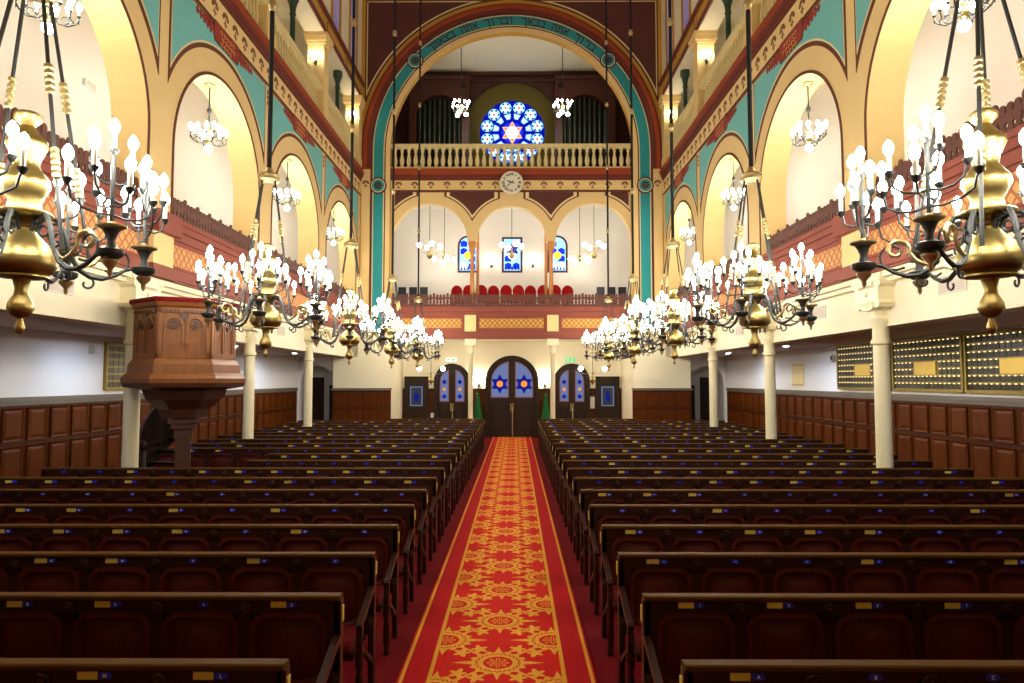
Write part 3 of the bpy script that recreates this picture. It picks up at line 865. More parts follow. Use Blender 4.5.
# rose window
RZ = 12.98; ROS = lambda u, v, w: (u, 29.3 - w, v)
rs = MB().disc(0, RZ, 1.42, 48, .02, .05, ROS).build('window_rose', 'glass_deep'); rs['kind'] = 'structure'
rs['label'] = 'round blue stained glass rose window with stars above the organ loft'
MB().ring(0, RZ, 1.42, 1.56, 0, 2 * PI, 48, 0, .1, ROS).build('window_surround', 'olive_plaster', rs)
for i in range(12):
    a = (i + .5) * PI / 6
    x, z = 1.13 * math.sin(a), RZ + 1.13 * math.cos(a)
    MB().ring(x, z, .26, .285, 0, 2 * PI, 18, .05, .08, ROS).build('tracery', 'iron_black', rs)
    p = MB().disc(x, z, .26, 18, .05, .06, ROS).build('pane', 'glass_sky', rs)
    for b in range(6):
        t = b * PI / 3 + PI / 6
        MB().prism([(x + .2 * math.sin(t) + .05 * math.cos(q * PI / 3), z + .2 * math.cos(t) + .05 * math.sin(q * PI / 3)) for q in range(6)], .06, .064, ROS).build('pane', 'glass_deep', p)
    MB().prism(star(x, z, .2), .064, .068, ROS).build('pane', 'glass_pale', p)
    MB().disc(x, z, .06, 8, .068, .072, ROS).build('pane', 'glass_red', p)
    x, z = .72 * math.sin(a), RZ + .72 * math.cos(a)
    d, e = (math.sin(a), math.cos(a)), (math.cos(a), -math.sin(a))
    quad = lambda k: [(x + k * (-.11 * d[0] - .08 * e[0]), z + k * (-.11 * d[1] - .08 * e[1])), (x + k * (.12 * d[0] - .15 * e[0]), z + k * (.12 * d[1] - .15 * e[1])),
                      (x + k * (.12 * d[0] + .15 * e[0]), z + k * (.12 * d[1] + .15 * e[1])), (x + k * (-.11 * d[0] + .08 * e[0]), z + k * (-.11 * d[1] + .08 * e[1]))]
    MB().prism(quad(1), .05, .06, ROS).build('pane', 'glass_sky', rs)
    MB().prism(quad(.5), .06, .066, ROS).build('pane', 'glass_pale', rs)
MB().disc(0, RZ, .46, 24, .05, .056, ROS).build('pane', 'glass_blue', rs)
MB().prism(star(0, RZ, .5), .056, .062, ROS).build('pane', 'glass_amber', rs)
MB().prism(star(0, RZ, .42), .062, .066, ROS).build('pane', 'glass_pink', rs)
MB().disc(0, RZ, .27, 20, .066, .07, ROS).build('pane', 'glass_pale', rs)
MB().box(-.17, .17, RZ - .11, RZ + .11, .07, .074, ROS).build('pane', 'glass_cream', rs)
# organ cases with pipes
for s in (-1, 1):
    t = thing('organ_case', f'dark wooden organ case with tall pipes on the {"pulpit" if s < 0 else "plaque-board"} side of the rose window', 'organ', (s * 3.05, 27.9, 9.75))
    OM = lambda u, v, w: (u, -w, v)
    m = MB(); hw, zt = .95, 3.4
    m.box(-1.25, -hw, 0, 5.15, -.3, 0, OM).box(hw, 1.25, 0, 5.15, -.3, 0, OM)
    A = arc(0, zt, hw, PI, 0, 16); m.strip(A, [(u, 5.15) for u, v in A], -.3, 0, OM)
    m.box(-hw, hw, 0, .5, -.3, 0, OM).box(-1.3, 1.3, 5.0, 5.15, 0, .08, OM)
    m.build('case_frame', 'organ_wood', t)
    MB().ring(0, zt, hw, hw + .08, 0, PI, 16, 0, .05, OM).build('case_moulding', 'organ_wood', t)
    MB().prism(star(s * -1.0, 4.75, .16), 0, .03, OM).build('rosette', 'stair_wood', t)
    for j in range(9):
        u = -.84 + j * .21
        h = zt + math.sqrt(max(.05, hw * hw - u * u)) - .12 - .0 * j
        MB().lathe([(.03, .5), (.085, .72), (.085, h), (.06, h)], 10, (u, .12, 0)).build('organ_pipe', 'organ_pipe', t, True)

# ================================================================== COLUMNS
def side_word(s): return 'pulpit' if s < 0 else 'plaque-board'
for s in (-1, 1):
    for i, y in enumerate((5.55, 10.25, 14.75, 18.98)):
        c = obj('column', MB().lathe([(.15, 0), (.15, .1), (.125, .14), (.115, .3), (.112, 2.7), (.108, 2.72)], 20).mesh('column', 'column_paint', True), None, (s * 5.62, y, 0))
        c['kind'] = 'structure'
        c['label'] = f'cream iron column under the {side_word(s)} side gallery'
        MB().lathe([(.108, 2.72), (.14, 2.74), (.14, 2.79), (.115, 2.82), (.112, 3.0), (.15, 3.08), (.15, 3.12), (.12, 3.15), (.13, 3.3)], 20).build('collar', 'column_paint', c, True)
        k = MB()
        # scrolled bracket capital, wider at the top
        prof = [(-.13, 3.30), (-.17, 3.26), (-.22, 3.27), (-.24, 3.33), (-.22, 3.38), (-.22, 3.56), (-.26, 3.60), (-.26, 3.66), (.26, 3.66), (.26, 3.60), (.22, 3.56), (.22, 3.38), (.24, 3.33), (.22, 3.27), (.17, 3.26), (.13, 3.30), (.08, 3.24), (-.08, 3.24)]
        k.prism([(u * 1.5, v) for u, v in prof], -.2, .1, lambda u, v, w: (s * w, u, v))
        k.prism([(u * .9, v) for u, v in prof], -.2, .2, lambda u, v, w: (s * u, w, v))
        k.box(-.22, .22, -.42, .42, 3.66, 3.70).box(-.22, .26, -.45, .45, 3.70, 3.765, lambda u, v, w: (s * u, v, w))
        k.build('capital', 'column_paint', c)
        MB().lathe([(.04, 0), (.04, .015), (.02, .025)], 12, (0, 0, 0)).build('boss', 'column_paint', c, loc=(s * -.2, 0, 3.48), rot=(0, -s * PI / 2, 0))
        MB().lathe([(.04, 0), (.04, .015), (.02, .025)], 12).build('boss', 'column_paint', c, loc=(0, -.22, 3.48), rot=(PI / 2, 0, 0))
for s in (-1, 1):
    c = obj('column', MB().lathe([(.14, 0), (.14, .1), (.1, .16), (.09, .3), (.085, 3.1), (.12, 3.14), (.12, 3.2), (.1, 3.24), (.12, 3.4), (.17, 3.45)], 16).mesh('column', 'column_paint', True), None, (s * 1.46, 24.3, 0))
    c['kind'] = 'structure'; c['label'] = 'slender cream column under the end gallery beside the main door'
    MB().box(-.2, .2, -.16, .16, 3.43, 3.66).build('capital', 'column_paint', c)

# ================================================================== CARPET RUNNER
rn = MB().box(-.73, .73, 1.0, 26.45, 0.0, .014).build('carpet_runner', 'runner')
rn['label'] = 'long red carpet runner with gold medallions down the centre aisle'; rn['category'] = 'carpet'

# ================================================================== PEWS
ROW0, PITCH, NROW = 3.11, .96, 21
SEATW = .515
def rrect(w, h, r, n=4):
    p = []
    for cx, cy, a in ((w / 2 - r, h / 2 - r, 0), (-w / 2 + r, h / 2 - r, PI / 2), (-w / 2 + r, -h / 2 + r, PI), (w / 2 - r, -h / 2 + r, 1.5 * PI)):
        p += [(cx + r * math.cos(a + PI / 2 * i / n), cy + r * math.sin(a + PI / 2 * i / n)) for i in range(n + 1)]
    return p
def dome_panel():
    # sunken surround then a softly cushioned field: (ring, depth)  depth<0 lies behind the board face
    m = MB(); rings = [(.45, .43, .09, -.022), (.45, .43, .09, .014), (.40, .375, .085, .016), (.375, .35, .08, -.016), (.34, .315, .08, -.018), (.25, .23, .07, -.002), (.14, .13, .05, .008), (.06, .05, .02, .010)]
    vs, fs, n = [], [], None
    for w, h, r, d in rings:
        P = rrect(w, h, r); n = len(P); vs += [(u, -d, v) for u, v in P]
    for k in range(len(rings) - 1):
        for i in range(n):
            a, b = k * n + i, k * n + (i + 1) % n
            fs.append((a, b, b + n, a + n))
    fs.append(tuple(range((len(rings) - 1) * n, len(rings) * n))); fs.append(tuple(range(n)))
    return m.add(vs, fs).mesh('back_panel', 'panel_wood', True)
PANEL = dome_panel()
ROS_ME = MB().lathe([(.04, 0), (.04, .012), (.03, .016), (.028, .01), (.018, .01), (.014, .02), (.004, .024)], 14).mesh('rosette', 'pew_wood', True)
NAME_ME = MB().box(-.045, .045, -.004, 0, -.017, .017).mesh('name_plate', 'plate_gold')
PILL = [(-.02, -.013), (.015, -.013), (.028, -.008), (.034, 0), (.028, .008), (.015, .013), (-.02, .013), (-.026, .008), (-.03, 0), (-.026, -.008)]
NUM_MB = MB().prism([(u * 1.0, v * 1.15) for u, v in PILL], 0, .006, ZM)
NUM_ME = NUM_MB.mesh('number_plate', 'plate_blue')
NAME_MB = MB().box(-.045, .045, -.004, 0, -.017, .017)
TAG_ME = MB().box(-.004, .004, -.018, .018, -.045, .045).mesh('row_plate', 'plate_gold')
LEG_ME = MB().lathe([(.022, 0), (.026, .02), (.018, .05), (.026, .1), (.028, .22), (.02, .27), (.03, .3), (.03, .40)], 10).mesh('leg', 'pew_wood', True)
HT = .945
def pew(s, row, y, nseat, x0=.90, skipname=False):
    L = nseat * SEATW + .06
    far = row >= 9
    r_ = ordinal(NROW - 1 - row)
    t = thing('pew', f'dark wooden pew with red seats, {r_} row from the entrance, {side_word(s)} side', 'pew', (s * x0, y, 0), 0, f'pews on the {side_word(s)} side')
    fx = lambda x: s * x
    b = MB().box(min(0, s * L), max(0, s * L), .022, .045, .36, .92)
    b.build('back_board', 'pew_wood', t)
    tr = MB()
    prof = [(-.022, HT - .03), (.045, HT - .03), (.052, HT - .02), (.05, HT - .006), (.042, HT), (-.018, HT), (-.027, HT - .006), (-.027, HT - .02)]
    tr.prism(prof, s * -.015, s * (L + .015), lambda u, v, w: (w, u, v))
    tr.build('top_rail', 'pew_rail', t)
    # frame: upper frieze board and stiles between the seats
    f = MB().box(min(0, s * L), max(0, s * L), -.012, .024, .835, HT - .03)
    for j in range(nseat + 1):
        x = s * (.03 + j * SEATW); f.box(x - .038, x + .038, -.012, .024, .4, .835)
    f.build('back_frame', 'pew_wood', t)
    for j in range(nseat):
        x = s * (.03 + (j + .5) * SEATW)
        obj('back_panel', PANEL, t, (x, 0, .628))
    if not far:
        for j in range(1, nseat): obj('rosette', ROS_ME, t, (s * (.03 + j * SEATW), -.012, .868), (PI / 2, 0, 0))
    rnd = random.Random(row * 31 + (5 if s > 0 else 0))
    numb, nam = MB(), MB()
    for j in range(nseat):
        x = s * (.03 + (j + .5) * SEATW)
        nx, gx = x + .02, x - .058
        has = rnd.random() < .52
        if row == 0: has = (j in (0, 1, 3)) if s < 0 else (j in (0, 3))
        if row == 1: has = (j != 1) if s < 0 else True
        z = .892
        if not far:
            o = obj('number_plate', NUM_ME, t, (nx, -.012, z))
            if row < 6:
                if row == 0: tx = 'ABCDEFGHIJK'[j] if s > 0 else 'LMNOPQRSTUV'[j]
                else: tx = str((row - 1) * nseat * 2 + 2 * j + (2 if s < 0 else 1)) if row > 2 else str({1: 0, 2: 10}[row] + 2 * j + (2 if s < 0 else 1))
                w = obj('lettering', text_mesh(tx, .024 if len(tx) < 2 else .02, 'letter_white', .0006, .0004), o)
                w.matrix_local = Matrix.Translation((.001, -.0075, 0)) @ Matrix.Rotation(PI / 2, 4, 'X')
            if has: obj('name_plate', NAME_ME, t, (gx, -.012, z))
        else:
            numb.merge(NUM_MB, Matrix.Translation((nx, -.012, z)))
            if has: nam.merge(NAME_MB, Matrix.Translation((gx, -.012, z)))
    if far:
        numb.build('number_plates', 'plate_blue', t, kind='stuff')
        if nam.v: nam.build('name_plates', 'plate_gold', t, kind='stuff')
    sb = MB().box(min(s * .04, s * (L - .04)), max(s * .04, s * (L - .04)), -.40, -.0, .34, .39)
    sb.build('seat_board', 'pew_wood', t)
    cs = MB()
    cp = [(-.40, .39), (-.41, .41), (-.40, .44), (-.37, .455), (-.05, .45), (-.02, .43), (-.02, .39)]
    for j in range(nseat):
        xa, xb = s * (.06 + j * SEATW), s * (j * SEATW + SEATW)
        MB().prism(cp, xa, xb, lambda u, v, w: (w, u, v)).build('seat_cushion', 'red_velvet', t) if (not far) else cs.prism(cp, xa, xb, lambda u, v, w: (w, u, v))
    if far: cs.build('seat_cushion', 'red_velvet', t)
    for k, x in enumerate((.0, L)):
        xx = s * x
        # end standard: rear upright with ear, sloped arm, front turned leg, diagonal brace
        MB().prism([(-.03, 0), (.046, 0), (.046, HT - .03), (-.012, HT - .03), (-.012, .5), (-.03, .45)], xx - .02, xx + .02, lambda u, v, w: (w, u, v)).build('end_upright', 'pew_wood', t)
        arm = [(-.01, .72), (-.10, .70), (-.26, .635), (-.36, .60), (-.41, .595), (-.425, .575), (-.41, .555), (-.36, .562), (-.25, .595), (-.10, .655), (-.01, .675)]
        MB().prism(arm, xx - .02, xx + .02, lambda u, v, w: (w, u, v)).build('armrest', 'pew_wood', t)
        MB().prism([(-.40, .565), (-.36, .57), (-.365, .52), (-.385, .46), (-.37, .40), (-.405, .40), (-.415, .46), (-.405, .52)], xx - .02, xx + .02, lambda u, v, w: (w, u, v)).build('arm_support', 'pew_wood', t)
        MB().prism([(-.36, .40), (-.33, .40), (-.02, .22), (-.02, .17)], xx - .015, xx + .015, lambda u, v, w: (w, u, v)).build('brace', 'pew_wood', t)
        obj('leg', LEG_ME, t, (xx, -.385, 0))
    obj('row_plate', TAG_ME, t, (s * -.026, .006, .84))
    return t
for row in range(NROW):
    for s in (-1, 1):
        y = ROW0 + PITCH * row
        n = 11
        if s < 0 and row in (8, 9): n = 6
        if row >= 20: n = 6
        pew(s, row, y, n, .90)

# ================================================================== CHANDELIERS
def spiral(cx, cz, r0, r1, a0, a1, n=10):
    return [(cx + (r0 + (r1 - r0) * i / n) * math.cos(a0 + (a1 - a0) * i / n), cz + (r0 + (r1 - r0) * i / n) * math.sin(a0 + (a1 - a0) * i / n)) for i in range(n + 1)]
BODY = [(.004, 0), (.022, .015), (.03, .045), (.02, .075), (.014, .1), (.05, .12), (.076, .16), (.07, .2), (.042, .25), (.036, .29), (.048, .34), (.055, .355), (.15, .365), (.15, .375), (.13, .38),
        (.17, .40), (.196, .45), (.19, .50), (.15, .57), (.085, .64), (.056, .68), (.068, .70), (.056, .72), (.075, .75), (.16, .762), (.165, .775), (.15, .79), (.1, .80), (.09, .86), (.11, .9),
        (.14, .96), (.135, 1.0), (.09, 1.06), (.072, 1.09), (.08, 1.14), (.118, 1.22), (.115, 1.26), (.06, 1.31), (.04, 1.35), (.078, 1.39), (.08, 1.42), (.06, 1.44), (.02, 1.45)]
AR_ = .71
def arm_mesh():
    m = MB()
    pt = lambda L: [(u, 0, v) for u, v in L]
    main = [(.06, .66), (.085, .73), (.13, .77), (.18, .76), (.215, .70), (.235, .62), (.265, .53), (.31, .45), (.38, .405), (.45, .40), (.53, .43), (.59, .475), (.65, .495)]
    m.tube(pt(main), [.013] * 3 + [.017] * 7 + [.013] * 3, 6)
    m.tube(pt(spiral(.165, .665, .075, .02, PI * .6, -PI * 1.6)), .009, 5)
    m.tube(pt(spiral(.53, .55, .11, .03, -PI * .7, PI * 1.2, 14)), .009, 5)
    m.tube(pt(spiral(.28, .60, .06, .018, -PI * .9, PI * .9)), .008, 5)
    m.tube(pt(spiral(.36, .36, .05, .015, PI * .4, -PI * 1.2)), .008, 5)
    m.lathe([(.012, .44), (.05, .455), (.075, .475), (.078, .505), (.03, .52), (.022, .56), (.04, .61), (.05, .625)], 12, (AR_, 0, 0))
    return m.mesh('arm', 'iron', True)
def build_chandelier():
    t = thing('chandelier', '', 'chandelier')
    MB().lathe(BODY, 22).build('body', 'brass', t, True)
    TOP = 2.22
    MB().lathe([(.05, 0), (.11, .01), (.135, .04), (.125, .06), (.135, .1), (.12, .12), (.06, .14), (.045, .2)], 18).build('hub', 'brass_satin', t, True, loc=(0, 0, TOP))
    MB().tube([(0, 0, TOP + .14), (0, 0, 17.2 - ZB)], .03, 8).build('rod', 'iron_black', t, True)
    bb = MB().lathe([(.03, -.08), (.042, -.068), (.042, -.05), (.05, -.027), (.06, 0), (.05, .027), (.042, .05), (.042, .068), (.03, .08)], 12).mesh('rod_ball', 'brass_satin', True)
    for k in range(6): obj('rod_ball', bb, t, (0, 0, TOP + 2.35 + 2.1 * k))
    sl = MB()
    sl.lathe(sum([[(.014, q * .042 - .022), (.026, q * .042 - .012), (.026, q * .042 + .012), (.014, q * .042 + .02)] for q in range(-2, 3)], []), 8)
    slm = sl.mesh('sleeve', 'brass_satin', True)
    for k in range(4):
        a = math.radians(35 + 90 * k)
        p0 = Vector((.105 * math.cos(a), .105 * math.sin(a), TOP + .03)); p1 = Vector((.43 * math.cos(a), .43 * math.sin(a), .50))
        h = MB().tube([p0, p1], .013, 6).build('hanger_rod', 'iron', t, True)
        q = (p0 - p1).to_track_quat('Z', 'Y').to_euler()
        for f in (.36, .68): obj('sleeve', slm, h, p0.lerp(p1, f), q)
    arm = arm_mesh()
    pend = MB().lathe([(.004, .34), (.016, .36), (.014, .385), (.045, .42), (.05, .44), (.02, .452)], 10, (AR_, 0, 0)).mesh('pendant', 'brass_satin', True)
    dish = MB().lathe([(.03, .62), (.085, .645), (.088, .655), (.03, .655), (.015, .68)], 14, (AR_, 0, 0)).mesh('dish', 'brass_satin', True)
    lf = MB()
    lf.tube([(.27, 0, .50), (.34, .005, .47), (.40, .008, .50), (.44, .01, .56)] + [(u, .012, v) for u, v in spiral(.51, .575, .075, .02, PI * .95, -PI * 1.1, 12)], [.006, .012, .016, .012] + [.014, .02, .012, .022, .012, .02, .012, .018, .01, .016, .01, .014, .008], 6)
    leaf = lf.mesh('leaf_ornament', 'brass_satin', True)
    st = MB().tube([(AR_, 0, .66), (AR_, 0, 1.12)], .014, 6)
    ends = [(AR_, 0, 1.13)]
    # flat fan of candle branches, plus one branch inwards and one outwards
    for dy, z0, z1, ox in ((.095, .92, 1.05, .05), (.19, .82, .965, -.06), (.285, .72, .875, .03)):
        for q in (-1, 1):
            st.tube([(AR_ + q * ox * f, q * dy * f, z) for f, z in ((0, z0), (.3, z0 - .01), (.65, z0 + .005), (.9, z0 + .045), (1, z1))], .008, 5)
            ends.append((AR_ + q * ox, q * dy, z1))
    for q in (-1, 1):
        st.tube([(AR_ + q * r, 0, z) for r, z in ((0, .78), (.06, .765), (.11, .79), (.13, .88))], .008, 5)
        ends.append((AR_ + q * .13, 0, .88))
    for e in ends: st.lathe([(.008, -.04), (.026, -.015), (.03, 0), (.014, .004)], 7, e)
    st_me = st.mesh('branch_stem', 'iron', True)
    can = MB().lathe([(.015, 0), (.015, .10), (.008, .103)], 7).mesh('candle', 'candle', True)
    bul = MB().lathe([(.011, .10), (.024, .116), (.0305, .138), (.029, .158), (.016, .182), (.004, .196)], 7).mesh('bulb', 'bulb', True)
    for k in range(6):
        a = obj('arm', arm, t, None, (0, 0, math.radians(16 + 60 * k)))
        for nm_, m_ in (('pendant', pend), ('dish', dish), ('leaf_ornament', leaf), ('branch_stem', st_me)): obj(nm_, m_, a)
        for e in ends: obj('candle', can, a, e); obj('bulb', bul, a, e)
    return t
ZB = 2.49
proto = build_chandelier()
first = True
for s in (-1, 1):
    for i, y in enumerate((4.32, 8.6, 12.95, 17.38, 22.05)):
        o = proto if first else copy_tree(proto); first = False
        o.location = (3.15 if s > 0 else -3.02, y, ZB); o.rotation_euler.z = math.radians((16 if i == 0 else -16) if s > 0 else 28)
        o['label'] = f'large brass chandelier over the {side_word(s)} side pews, {ordinal(4 - i)} from the organ wall'
        o['group'] = 'large nave chandeliers'

# small lamps hanging in the gallery arches and the organ loft
def build_lamp(rod, name, label, nglobe, bm='bulb_gallery'):
    t = thing(name, label, 'lamp')
    MB().lathe([(.005, .02), (.09, .0), (.09, -.02), (.02, -.05)], 14).build('ceiling_plate', 'brass_satin', t, True)
    MB().tube([(0, 0, -.03), (0, 0, -rod)], .012, 6).lathe([(.012, .04), (.04, .0), (.03, -.05), (.012, -.08)], 10, (0, 0, -rod * .55)).build('rod', 'iron', t)
    MB().lathe([(.005, -.1), (.03, -.09), (.05, -.05), (.05, 0), (.025, .05), (.04, .09), (.02, .14), (.012, .2)], 12, (0, 0, -rod - .15)).build('body', 'brass', t, True)
    am = MB(); ends = []
    am.tube([(r, 0, z) for r, z in ((.03, -.02), (.1, -.08), (.18, -.09), (.26, -.04), (.29, .02))], .01, 6)
    am.tube([(u, 0, v) for u, v in spiral(.15, -.02, .06, .02, -PI * .5, PI)], .007, 5)
    for dx, dy in ((.29, 0), (.20, .09), (.20, -.09)):
        am.tube([(.29 if dx > .25 else .24, 0, -.03), (dx, dy * .6, -.01), (dx, dy, .05)], .007, 5)
        am.lathe([(.008, 0), (.024, .02), (.01, .025)], 7, (dx, dy, .045)); ends.append((dx, dy, .07))
    ame = am.mesh('arm', 'iron', True)
    can = MB().lathe([(.011, 0), (.011, .06), (.006, .062)], 7).mesh('candle', 'candle')
    bul = MB().lathe([(.01, .06), (.026, .075), (.034, .1), (.03, .125), (.016, .15), (.003, .165)], 7).mesh('bulb', bm, True)
    for k in range(4):
        a = obj('arm', ame, t, (0, 0, -rod - .16), (0, 0, math.radians(40 + 90 * k)))
        for e in ends: obj('candle', can, a, e); obj('bulb', bul, a, e)
    g = MB().ball((0, 0, 0), .065, 12).mesh('globe', 'globe', True)
    for k in range(nglobe):
        a = 2 * PI * k / nglobe; r = 0 if nglobe == 1 else .15
        obj('globe', g, t, (r * math.cos(a), r * math.sin(a), -rod - .33))
    return t
lp = build_lamp(.80, 'arch_lamp', '', 1)
first = True
for s in (-1, 1):
    for i, c in enumerate(CENT):
        if i == 0: continue
        o = lp if first else copy_tree(lp); first = False
        o.location = (s * (XN + .28), c, ZS + RA - .02); o.scale = (1.12, 1.12, 1.1)
        o['label'] = f'small brass lamp in the {ordinal(4 - i)} gallery arch from the organ wall, {side_word(s)} side'
        o['group'] = 'lamps in the gallery arches'
lp = build_lamp(2.1, 'loft_lamp', '', 3, 'bulb_loft')
for i, s in enumerate((-1, 1)):
    o = lp if i == 0 else copy_tree(lp)
    o.location = (s * 1.98, 26.0, 15.33); o.rotation_euler.z = .3
    o.scale = (1.35, 1.35, 1.15)
    o['label'] = f'bright lamp of candle bulbs in the organ loft, {side_word(s)} side of the rose'
    o['group'] = 'lamps in the organ loft'

def build_pendant(rod, label, down=False):
    t = thing('pendant_lamp', label, 'lamp')
    MB().lathe([(.005, .0), (.06, -.005), (.05, -.03), (.015, -.05)], 12).build('ceiling_plate', 'brass_satin', t, True)
    MB().tube([(0, 0, -.03), (0, 0, -rod)], .012, 6).build('rod', 'iron', t)
    MB().lathe([(.005, -.14), (.05, -.12), (.1, -.06), (.11, 0), (.08, .05), (.03, .09), (.03, .2), (.05, .24), (.02, .3), (.012, .36)], 14, (0, 0, -rod - .15)).build('body', 'brass', t, True)
    am = MB().tube([(r, 0, z) for r, z in ((.05, 0), (.16, -.04), (.28, -.02), (.37, .06), (.4, .12 if not down else -.02))], .011, 6)
    am.lathe([(.01, 0), (.05, .03), (.04, .05)], 10, (.4, 0, .11 if not down else -.05))
    ame = am.mesh('arm', 'brass_satin', True)
    gl = MB().lathe([(.03, 0), (.075, .05), (.09, .11), (.075, .17), (.04, .2), (.003, .21)], 12).mesh('globe', 'globe', True)
    for k in range(4):
        a = obj('arm', ame, t, (0, 0, -rod - .05), (0, 0, math.radians(20 + 90 * k)))
        obj('globe', gl, a, (.4, 0, .15 if not down else -.06), (0 if not down else PI, 0, 0))
    return t
for x, y, zt, rod, dn, lab in ((-3.1, 25.5, 9.3, 2.25, False, 'brass pendant with upright globes nearer the railing in the pulpit-side arch of the end gallery'),
                               (-2.7, 27.0, 9.3, 2.1, True, 'brass pendant with hanging globes in the pulpit-side arch of the end gallery'),
                               (0.0, 25.5, 9.3, 2.25, False, 'brass pendant with upright globes in the middle arch of the end gallery'),
                               (3.1, 25.5, 9.3, 2.25, False, 'brass pendant with upright globes nearer the railing in the plaque-side arch of the end gallery'),
                               (2.7, 27.0, 9.3, 2.1, True, 'brass pendant with hanging globes in the plaque-side arch of the end gallery')):
    o = build_pendant(rod, lab, dn); o.location = (x, y, zt); o['group'] = 'pendants of the end gallery'
for s in (-1, 1):
    t = thing('vestibule_pendant', f'brass ball pendant with two white globes before the {side_word(s)} side entrance door', 'lamp', (s * 2.98, 25.2, 3.72))
    MB().tube([(0, 0, 0), (0, 0, -1.4)], .01, 6).build('rod', 'iron', t)
    MB().lathe([(.005, -.2), (.02, -.17), (.03, -.12), (.1, -.06), (.12, 0), (.1, .06), (.03, .1), (.02, .2), (.04, .24), (.01, .3)], 14, (0, 0, -1.52)).build('body', 'brass', t, True)
    for q in (-1, 1):
        a = MB().tube([(0, 0, -1.22), (q * .2, 0, -1.3), (q * .38, 0, -1.28), (q * .44, 0, -1.2)], .01, 6).build('arm', 'brass_satin', t)
        MB().ball((q * .44, 0, -1.1), .085, 12).build('globe', 'globe', a, True)

# sconces
def sconce(name, label, loc, rz, glow_m='sconce_glow'):
    t = thing(name, label, 'wall lamp', loc, rz)
    MB().lathe([(.004, -.1), (.04, -.06), (.05, 0), (.04, .06), (.004, .1)], 10).build('wall_plate', 'iron', t, True, loc=(0, -.015, 0))
    for q in (-1, 1):
        a = MB().tube([(0, -.02, -.02), (q * .05, -.1, -.06), (q * .1, -.14, -.02), (q * .1, -.14, .06)], .01, 6).lathe([(.008, 0), (.03, .02), (.01, .03)], 8, (q * .1, -.14, .05)).build('arm', 'iron', t)
        MB().lathe([(.012, 0), (.012, .08)], 8, (q * .1, -.14, .08)).build('candle', 'candle', a)
        MB().lathe([(.01, .16), (.028, .18), (.034, .21), (.018, .26), (.003, .28)], 8, (q * .1, -.14, 0)).build('bulb', glow_m, a, True)
for s in (-1, 1):
    for p, w in ((14.9, 'third'), (19.35, 'second'), (23.75, 'first')):
        sconce('pillar_sconce', f'two-candle wall lamp on the {w} upper gallery pillar from the organ wall, {side_word(s)} side', (s * (XN + .2), p - .27 if p < 23 else p - .27, 11.3), 0)
    sconce('entrance_sconce', f'wall lamp glowing beside the main entrance door on the {side_word(s)} side', (s * 1.28, YD - .01, 2.0), 0, 'entrance_glow')
    sconce('gallery_sconce', f'wall lamp between the stained glass windows of the end gallery, {side_word(s)} side', (s * .86, 28.2, 6.95), 0)

# downlights below the side galleries
for s in (-1, 1):
    for i, y in enumerate((7.6, 11.9, 16.2, 20.6)):
        t = thing('downlight', f'recessed downlight in the soffit of the {side_word(s)} side gallery, {ordinal(3 - i)} from the entrance', 'light', (s * 6.55, y, 3.02), 0, 'gallery soffit downlights')
        MB().ring(0, 0, .06, .09, 0, 2 * PI, 20, -.02, .0).build('trim_ring', 'white_paint', t)
        MB().disc(0, 0, .058, 16, -.012, -.004).build('lens', 'downlight', t)

# upper gallery green iron columns
for s in (-1, 1):
    for c in CENT[2:]:
        k = obj('iron_column', MB().lathe([(.1, 0), (.1, .2), (.07, .25), (.065, 2.2), (.09, 2.25), (.07, 2.3), (.08, 2.45), (.12, 2.62), (.15, 2.68), (.15, 2.88)], 14).mesh('iron_column', 'iron_green', True), None, (s * (XN + .22), c, 9.72)); k.scale = (1, 1, .854)
        k['kind'] = 'structure'; k['label'] = f'dark green iron column of the upper gallery, {side_word(s)} side'

# ================================================================== PULPIT
px, py = -4.70, 9.98
pu = thing('pulpit', 'hexagonal carved oak pulpit on a post among the pews', 'pulpit', (px, py, 0), math.radians(24))
def hexa(r): return [(r * math.cos(math.radians(60 * i + 0)), r * math.sin(math.radians(60 * i + 0))) for i in range(6)]
def frustum(levels):
    m = MB(); vs, fs = [], []
    for r, z in levels: vs += [(x, y, z) for x, y in hexa(r)]
    for k in range(len(levels) - 1):
        for i in range(6):
            a, b = 6 * k + i, 6 * k + (i + 1) % 6; fs.append((a, b, b + 6, a + 6))
    fs += [tuple(range(6)), tuple(range(6 * len(levels) - 6, 6 * len(levels)))]
    return m.add(vs, fs)
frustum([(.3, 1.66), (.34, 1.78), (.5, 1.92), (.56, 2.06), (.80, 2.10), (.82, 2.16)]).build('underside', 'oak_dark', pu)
frustum([(.82, 2.16), (.83, 2.22), (.80, 2.26), (.75, 2.30), (.74, 2.42), (.70, 2.48), (.68, 2.50)]).build('base_moulding', 'oak', pu)
frustum([(.66, 2.50), (.66, 3.22)]).build('tub', 'oak', pu)
frustum([(.66, 3.20), (.70, 3.23), (.73, 3.28)]).build('cornice', 'oak', pu)
frustum([(.74, 3.28), (.75, 3.31), (.74, 3.345)]).build('velvet_rim', 'red_velvet', pu)
ap = .66 * math.cos(PI / 6)
